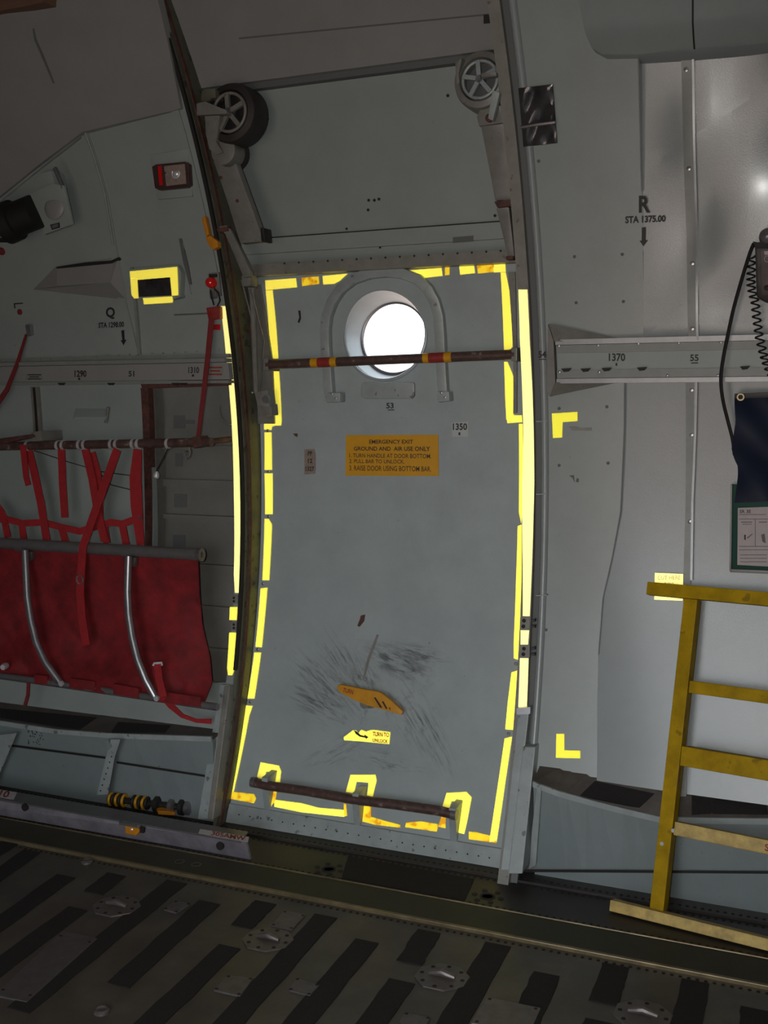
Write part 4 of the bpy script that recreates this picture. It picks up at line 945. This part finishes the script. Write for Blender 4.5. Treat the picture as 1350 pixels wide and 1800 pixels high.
# ---- folded troop seat
t = thing('troop_seat', onw(180,1240,.1), 'folded red fabric troop seat with grey tubes and silver legs', 'seat')
so = .16
B().tube([onw(-120,948,so), onw(352,975,so)], .022, 16).build('front_tube', 'tube_grey', t); e_ = onw(350,975,so); B().lathe(e_-Vector((.004, 0, 0)), (1, 0, 0), [(.024, 0), (.024, .016), (.009, .016), (.009, .010)], 18).build('tube_end', 'tiedown', t)
for px in (38, 227): 
    q = onw(px, 957+px*.052, so); B().tube([q-Vector((.02, 0, 0)), q+Vector((.02, 0, 0))], .0245, 16).build('tube_collar', 'tube_grey', t)
bt = [onw(-120,1172,.17), onw(60,1196,.17), onw(382,1243,.17)]
B().tube(bt, .013, 12).build('rear_tube', 'tube_grey', t)
NX, NY = 60, 44; b = B()
rg = [(0, 347), (.25, 350), (.45, 355), (.65, 368), (.82, 372), (.92, 362), (1, 356)]
for i in range(NY+1):
    v_ = i/NY
    for j in range(NX+1):
        u = j/NX; xr = interp(rg, v_); x = -120+(xr+120)*u
        yt = 957+x*.052+6; ybm = 1198+(x-75)*.155+4
        y = yt+(ybm-yt)*v_
        fold = .012*math.sin(14*u-6*v_)*v_+.013*math.sin(34*u+7*v_*math.sin(5*u)+6*v_*v_)*v_**1.6+.008*math.sin(9*v_+17*u)*v_+.007*math.sin(63*u-13*v_)*v_**2.2
        fold += -.02*math.exp(-((u*7.3-2.6*v_-1.2) % 2.1-1.0)**2/.02)*v_**1.3
        off = so-.005-.055*math.sin(math.pi*v_)**1.0+.012*v_+fold-.05*max(0, u-.93)/.07*v_
        b.v.append(onw(x, y, off))
for i in range(NY):
    for j in range(NX): k = i*(NX+1)+j; b.f.append([k, k+1, k+NX+2, k+NX+1])
nv = len(b.v); b.v += [p+Vector((0, .005, 0)) for p in b.v]; b.f += [[k+nv for k in f[::-1]] for f in b.f[:NX*NY]]
b.build('seat_fabric', 'red_fabric', t, smooth=60)
for q in ([(60,1186),(82,1188),(82,1204),(60,1202)], [(122,1192),(166,1198),(165,1214),(121,1208)], [(199,1202),(243,1210),(243,1228),(199,1220)], [(276,1214),(352,1226),(352,1243),(276,1234)]):
    B().ppx(q, .187, .012).build('fabric_loop', 'red_fabric', t, bevel=.003)
for pts in ([(44,968),(46,1010),(48,1050),(54,1090),(64,1130),(80,1165),(106,1200)], [(226,978),(224,1040),(226,1080),(232,1120),(242,1160),(256,1195),(273,1226)]):
    P = [onw(a, c, .20+.02*math.sin(math.pi*i/6)-.01*(i == 6)) for i, (a, c) in enumerate(pts)]
    lg = B().tube(P, .0135, 14).build('leg', 'steel', t)
    B().ppx([(pts[0][0]-8, pts[0][1]+2), (pts[0][0]+12, pts[0][1]+2), (pts[0][0]+10, pts[0][1]+18), (pts[0][0]-2, pts[0][1]+20)], .175, .02).build('leg_hinge', 'tiedown', lg, bevel=.003)
    B().lathe(P[-1]+Vector((.012, -.004, 0)), (0, -1, 0), [(.01, 0), (.01, .01)], 10).build('foot_pin', 'chrome', lg)
B().lathe(onw(7,1172,.2), (.3, -1, 0), [(.012, -.02), (.014, .0), (.01, .012)], 12).build('latch_pin', 'chrome', t)
# belts
t = thing('seat_belt', onw(152,1140,.2), 'long red belt with a buckle hanging over the grey seat tube', 'belt', 'loose belts of the troop seat')
band([(206,790),(192,830),(174,880),(158,925),(146,960),(143,1000),(141,1040),(144,1085),(152,1135)], .034, [.15,.155,.16,.17,.19,.19,.19,.19,.192], parent=t, name='belt_strap')
B().torus(onw(140,1019,.198), (.1, 1, 0), .016, .003, 18, 6).build('buckle', 'steel', t)
t = thing('seat_belt', onw(340,1265,.05), 'short red belt with a white buckle trailing off the seat corner', 'belt', 'loose belts of the troop seat')
band([(277,1168),(280,1195),(288,1225)], .028, [.20, .205, .205], parent=t, name='belt_strap')
band([(286,1222),(300,1240),(320,1258),(345,1267),(372,1268)], [.026, .022, .016, .014, .02], [.20, .15, .10, .08, .05], parent=t, name='belt_tail', side=(.5, 0, 1))
q = [onw(269,1170,.21), onw(271,1166,.21), onw(284,1165,.21), onw(285,1170,.21)]; B().tube(q, .004, 8).build('buckle', 'paper_white', t)
t = thing('seat_belt', onw(47,1238,.1), 'thin red belt end hanging under the seat at the left', 'belt', 'loose belts of the troop seat')
band([(50,1200),(49,1222),(44,1240)], .014, [.17, .16, .14], mt='red_dark', parent=t, name='belt_strap')

# ---- aluminium beam on the floor
t = thing('floor_beam', (-.6, 3.15, .004), 'long grey aluminium beam lying on the floor below the red seat', 'beam')
bx0, bx1 = -2.0, -.112; Y0, Y1, HB = 3.128, 3.215, .074
B().hexa([(bx0, Y0-.004, .012), (bx1, Y0+.03, .004), (bx1, Y0+.006, HB), (bx0, Y0, HB)], [(bx0, Y0+.006, .012), (bx1, Y0+.04, .004), (bx1, Y0+.016, HB-.004), (bx0, Y0+.01, HB-.004)]).build('front_web', 'alu', t, smooth=0)
B().hexa([(bx0, Y0, HB-.006), (bx1-.02, Y0+.004, HB-.006), (bx1-.02, Y0+.004, HB), (bx0, Y0, HB)], [(bx0, Y1, HB-.006), (bx1-.04, Y1, HB-.006), (bx1-.04, Y1, HB), (bx0, Y1, HB)]).build('top_flange', 'tube_grey', t, smooth=0)
B().box(((bx0+bx1)/2-.02, Y1-.005, .039), (bx1-bx0-.06, .006, .068)).build('back_web', 'tube_grey', t, smooth=0)
B().tube([(bx0, Y0-.001, HB-.001), (bx1-.02, Y0+.004, HB-.001)], .002, 8).build('edge_bead', 'steel', t)
for px, py in ((44,1419), (387,1487)):
    q = onY(px, py, Y0-.002+.01*(px > 200)); B().lathe(q, (0, -1, 0), [(.014, -.004), (.014, .0035)], 16).build('hole', 'gap', t)
def ontop(px, py): return onZ(px, py, HB+.0012)
q = [ontop(*p) for p in ((352,1457),(438,1471),(430,1484),(345,1467))]; q = [Vector((p.x, min(max(p.y, Y0+.006), Y1-.004), HB)) for p in q]
lb = B().prism(q, (0, 0, .001)).build('label', 'paper_white', t, smooth=0); up = Vector((0, 0, .0014))
qq = [q[0].lerp(q[2], .06), q[1].lerp(q[3], .06), q[2].lerp(q[0], .06), q[3].lerp(q[1], .06)]
zz = Vector((0, 0, .0016)); letter3('305AMW', [qq[0].lerp(qq[1], .22)+zz, qq[1]+zz, qq[2]+zz, qq[3].lerp(qq[2], .22)+zz], lb, 'ink_red', .03)
q = [ontop(*p) for p in ((-30,1383),(30,1393),(24,1405),(-36,1394))]; q = [Vector((p.x, min(max(p.y, Y0+.006), Y1-.004), HB)) for p in q]
lb = B().prism(q, (0, 0, .001)).build('label', 'paper_white', t, smooth=0); letter3('10', [q[0].lerp(q[1], .55)+zz, q[1].lerp(q[0], .18)+zz, q[2].lerp(q[3], .18)+zz, q[3].lerp(q[2], .55)+zz], lb, 'ink_red', .03)
t2 = thing('beam_clip', onY(235,1465,Y0), 'small orange clip on the front edge of the aluminium beam', 'clip')
q = [onY(a, c, Y0-.002) for a, c in ((224,1449),(247,1452),(249,1460),(243,1467),(225,1463))]; B().prism(q, (0, -.014, 0)).build('clip_body', 'orange', t2, smooth=0, bevel=.002)
q = [onY(a, c, Y0-.002) for a, c in ((214,1442),(248,1448),(249,1453),(215,1447))]; B().prism(q, (0, -.018, 0)).build('clip_bar', 'steel', t2, smooth=0, bevel=.002)
B().lathe(onY(232,1458,Y0-.016), (0, -1, 0), [(.005, 0), (.005, .003), (.002, .005)], 10).build('rivet', 'chrome', t2)
q = [onY(a, c, Y0-.002) for a, c in ((249,1452),(256,1454),(255,1463),(249,1462))]; B().prism(q, (0, -.01, 0)).build('clip_tongue', 'gap', t2, smooth=0)

# ---- tie-down hardware behind the beam
t = thing('coil_strut', (-.72, 3.3, .01), 'yellow and black spring coil with amber block behind the beam', 'coil strut')
p0, p1 = onZ(190,1404,.05), onZ(330,1420,.05); d = (p1-p0)
B().tube([p0, p1], .012, 10).build('core', 'gap', t)
for i in range(12):
    c = p0+d*(.04+.042*i)
    if i in (5, 6): continue
    B().torus(c, d, .020, .0055, 16, 6).build('coil', 'placard' if i % 2 == 0 else 'gap', t)
for a, r_, mt in ((.62, .030, 'gap'), (.80, .026, 'tube_grey'), (.93, .030, 'gap'), (1.0, .026, 'steel')):
    B().lathe(p0+d*a, d, [(r_*.7, -.012), (r_, -.006), (r_, .008), (r_*.6, .014)], 14).build('collar', mt, t)
q = [onZ(a, c, .03) for a, c in ((270,1418),(302,1422),(308,1434),(278,1432))]; B().prism(q, (0, 0, .014)).build('block', 'orange', t, smooth=0, bevel=.003)

# ---- yellow wooden ladder frame leaning on the aft side
A = onZ(1077,1600,.005); Bq = onZ(1350,1669,.005); U = (Bq-A).normalized()
Tt = onY(1142,1046,3.485); V0 = Tt-A; V = (V0-U*V0.dot(U)).normalized(); Nn = U.cross(V); Nn = Nn if Nn.y > 0 else -Nn   # Nn points to the wall
def onL(px, py, dn=0.):
    r_ = ray(px, py); P0 = A+Nn*dn; s_ = (P0-C).dot(Nn)/r_.dot(Nn); P = C+r_*s_-A; return P.dot(U), P.dot(V)
t = thing('wooden_ladder', A+U*.2, 'yellow painted wooden step frame leaning against the aft side', 'ladder')
def lbox(u0, u1, v0, v1, n0, n1, name, mt='wood_yellow', skew=0.):
    P = lambda u, v_, k: A+U*u+V*(v_+skew*u)+Nn*k
    return B().hexa([P(u0, v0, n0), P(u1, v0, n0), P(u1, v1, n0), P(u0, v1, n0)], [P(u0, v0, n1), P(u1, v0, n1), P(u1, v1, n1), P(u0, v1, n1)]).build(name, mt, t, smooth=0, bevel=.003)
ux = .62
a0, b0 = onL(1077,1580), onL(1077,1600); lbox(a0[0], ux, b0[1]*0, a0[1], -.022, .016, 'foot_rail', 'wood_worn')
a0, b0 = onL(1140,1023), onL(1142,1046); lbox(a0[0], ux, b0[1], a0[1], -.012, .026, 'top_rail')
s0, s1 = onL(1154,1595), onL(1214,1050); uc = (s0[0]+s1[0])/2; vt = onL(1142,1046)[1]
# the stile follows its own slight slant
w_ = .021; P = lambda u, v_, k: A+U*u+V*v_+Nn*k
v0_ = onL(1077,1582)[1]
B().hexa([P(s0[0]-w_, v0_, 0), P(s0[0]+w_, v0_, 0), P(s1[0]+w_, vt, 0), P(s1[0]-w_, vt, 0)], [P(s0[0]-w_, v0_, .045), P(s0[0]+w_, v0_, .045), P(s1[0]+w_, vt, .045), P(s1[0]-w_, vt, .045)]).build('stile', 'wood_yellow', t, smooth=0, bevel=.003)
def rung(pt, pb, name, dn, mt='wood_yellow', th=.03):
    a0, b0 = onL(*pt, dn), onL(*pb, dn); lbox(a0[0], ux, b0[1], a0[1], dn, dn+th, name, mt)
rung((1212,1196), (1211,1218), 'rung', .006); rung((1186,1444), (1184,1468), 'rung', -.006, 'wood_worn')
a0, b0 = onL(1207,1311,.02), onL(1203,1345,.02); lbox(a0[0], ux, b0[1], a0[1], -.03, .045, 'tread')
letter3('S', [A+U*onL(1345,1482,-.0065)[0]+V*onL(1345,1482)[1]+Nn*-.007, A+U*onL(1353,1482)[0]+V*onL(1353,1484)[1]+Nn*-.007, A+U*onL(1353,1496)[0]+V*onL(1353,1497)[1]+Nn*-.007, A+U*onL(1345,1495)[0]+V*onL(1345,1495)[1]+Nn*-.007], t, 'ink_red', .03)
B().lathe(A+U*(onL(1184,1460)[0])+V*onL(1184,1460)[1]+Nn*-.001, -Nn, [(.006, 0), (.006, .003)], 8).build('screw', 'steel', t); B().lathe(A+U*(onL(1164,1483)[0])+V*onL(1164,1483)[1]+Nn*-.001, -Nn, [(.006, 0), (.006, .003)], 8).build('screw', 'steel', t)

# ---- intercom box with cords
t = thing('intercom_box', onw(1350,528,.05), 'black intercom box with a coiled cord at the right edge', 'intercom')
plate([(1327,434),(1400,434),(1400,524),(1345,530),(1330,522),(1328,470)], .10, .10, 'box_body', 'black', t, .005); plate([(1336,440),(1400,440),(1400,520),(1338,520)], .103, .004, 'face', 'lamp_body', t, .001)
B().lathe(onw(1349,415,.09), (0, -1, 0), [(.022, -.05), (.024, -.01), (.020, .004), (.010, .012), (.001, .014)], 20).build('push_knob', 'tube_grey', t)
plate([(1323,424),(1332,426),(1340,424),(1352,430),(1352,440),(1328,440),(1326,432)], .10, .08, 'top_bracket', 'gap', t, .002)
plate([(1343,442),(1360,440),(1360,447),(1344,448)], .105, .001, 'label', 'paper', t, 0); B().torus(onw(1349,455,.105), (0, 1, 0), .008, .002, 16, 6).build('dial_ring', 'tube_grey', t); disc(1348,506,.104,.008,.004,t,'knob','gap',12)
path = [(1320,450),(1320,480),(1320,505),(1327,530),(1330,560),(1334,590),(1341,620),(1349,645),(1362,670),(1376,690)]
cp = [onw(a, c, .075) for a, c in path]; pts = []; n_ = 230; turns = 22
for i in range(n_+1):
    s_ = i/n_*(len(cp)-1); k = min(int(s_), len(cp)-2); c = cp[k].lerp(cp[k+1], s_-k); a = 2*math.pi*turns*i/n_; pts.append(c+Vector((math.cos(a)*.011, math.sin(a)*.011, 0)))
B().tube(pts, .0026, 6).build('coiled_cord', 'black', t)
cd = [onw(a, c, o_) for a, c, o_ in ((1325,428,.09), (1318,445,.085), (1304,490,.08), (1290,540,.075), (1280,585,.075), (1271,630,.075), (1267,665,.075), (1270,700,.07), (1278,735,.06), (1287,770,.055), (1291,800,.05))]
sm = []
for i in range(len(cd)-1):
    p_, q_, r_, s_ = cd[max(i-1, 0)], cd[i], cd[i+1], cd[min(i+2, len(cd)-1)]
    for j in range(5):
        u = j/5; sm.append(.5*((2*q_)+(r_-p_)*u+(2*p_-5*q_+4*r_-s_)*u*u+(3*q_-p_-3*r_+s_)*u**3))
tag(B().tube(sm+[cd[-1]], .0050, 8).build('black_cable', 'black'), 'straight black cable hanging from the intercom box behind the navy cloth', 'cable')

# ---- navy fabric pouch
b = B(); nx, ny = 16, 26
le = [(0,1291),(.1,1291),(.25,1293),(.42,1288),(.5,1286),(.6,1291),(.66,1297),(.75,1297),(.88,1294),(1,1291)]
for i in range(ny+1):
    v_ = i/ny
    for j in range(nx+1):
        u = j/nx; x0 = interp(le, v_); x = x0+(1430-x0)*u; y = 694+(884-694)*v_-6*u
        off = .05+.018*math.sin(3.0*u+5*v_)*v_+.012*math.sin(8*v_-7*u)+.03*math.sin(math.pi*v_)
        b.v.append(onw(x, y, off))
for i in range(ny):
    for j in range(nx): k = i*(nx+1)+j; b.f.append([k, k+1, k+nx+2, k+nx+1])
nv = len(b.v); nf = len(b.f); b.v += [p+Vector((0, .012, 0)) for p in b.v]; b.f += [[k+nv for k in f[::-1]] for f in b.f[:nf]]
t = thing('navy_cloth', onw(1350,884,.05), 'navy blue fabric flap hanging above the green board', 'cloth'); b.build('fabric', 'navy', t, smooth=60)
B().ppx([(1291,692),(1420,686),(1420,697),(1292,701)], .062, .02).build('top_hem', 'black', t, bevel=.003); B().torus(onw(1302,698,.066), (0, 1, 0), .009, .0035, 16, 6).build('grommet', 'floor_edge', t)
B().lathe(onw(1302,698,.06), (0, -1, 0), [(.007, 0), (.007, .004)], 10).build('grommet_hole', 'gap', t)
# ---- green board with a card
t = thing('green_board', onw(1320,1003,.02), 'dark green card holder with a printed white sheet at the right edge', 'card holder')
plate([(1285,852),(1430,848),(1430,1006),(1284,1000)], .03, .012, 'board', 'board_green', t, .002)
plate([(1283,1000),(1430,1006),(1430,1012),(1283,1006)], .042, .03, 'tray', 'bracket', t, .002); plate([(1284,852),(1287,852),(1285,1004),(1282,1004)], .042, .03, 'side_lip', 'bracket', t, .001)
cd_ = plate([(1297,893),(1430,888),(1430,1000),(1296,993)], .033, .002, 'printed_card', 'paper', t, 0)
for q in (rq(1299,904,1346,905), rq(1299,912,1350,913), rq(1299,960,1350,961), rq(1299,966,1350,967), rq(1327,913,1328,960), rq(1301,975,1348,976), rq(1301,981,1348,982), rq(1301,987,1348,988), rq(1303,917,1322,918.5), rq(1305,921,1321,922), rq(1334,917,1348,918.5)): B().ppx(q, .034, .0008).build('print_line', 'ink_grey', cd_)
letter('SR 3E', rq(1300,896,1320,902), .0342, cd_, 'ink', .02); B().ppx([(1308,940),(1311,940),(1311,950),(1308,948)], .034, .0008).build('diagram', 'ink', cd_); B().ppx([(1313,945),(1322,938),(1323,939),(1314,947)], .034, .0008).build('diagram', 'ink_grey', cd_); B().ppx([(1338,940),(1344,938),(1346,955),(1340,952)], .034, .0008).build('diagram', 'ink_grey', cd_)
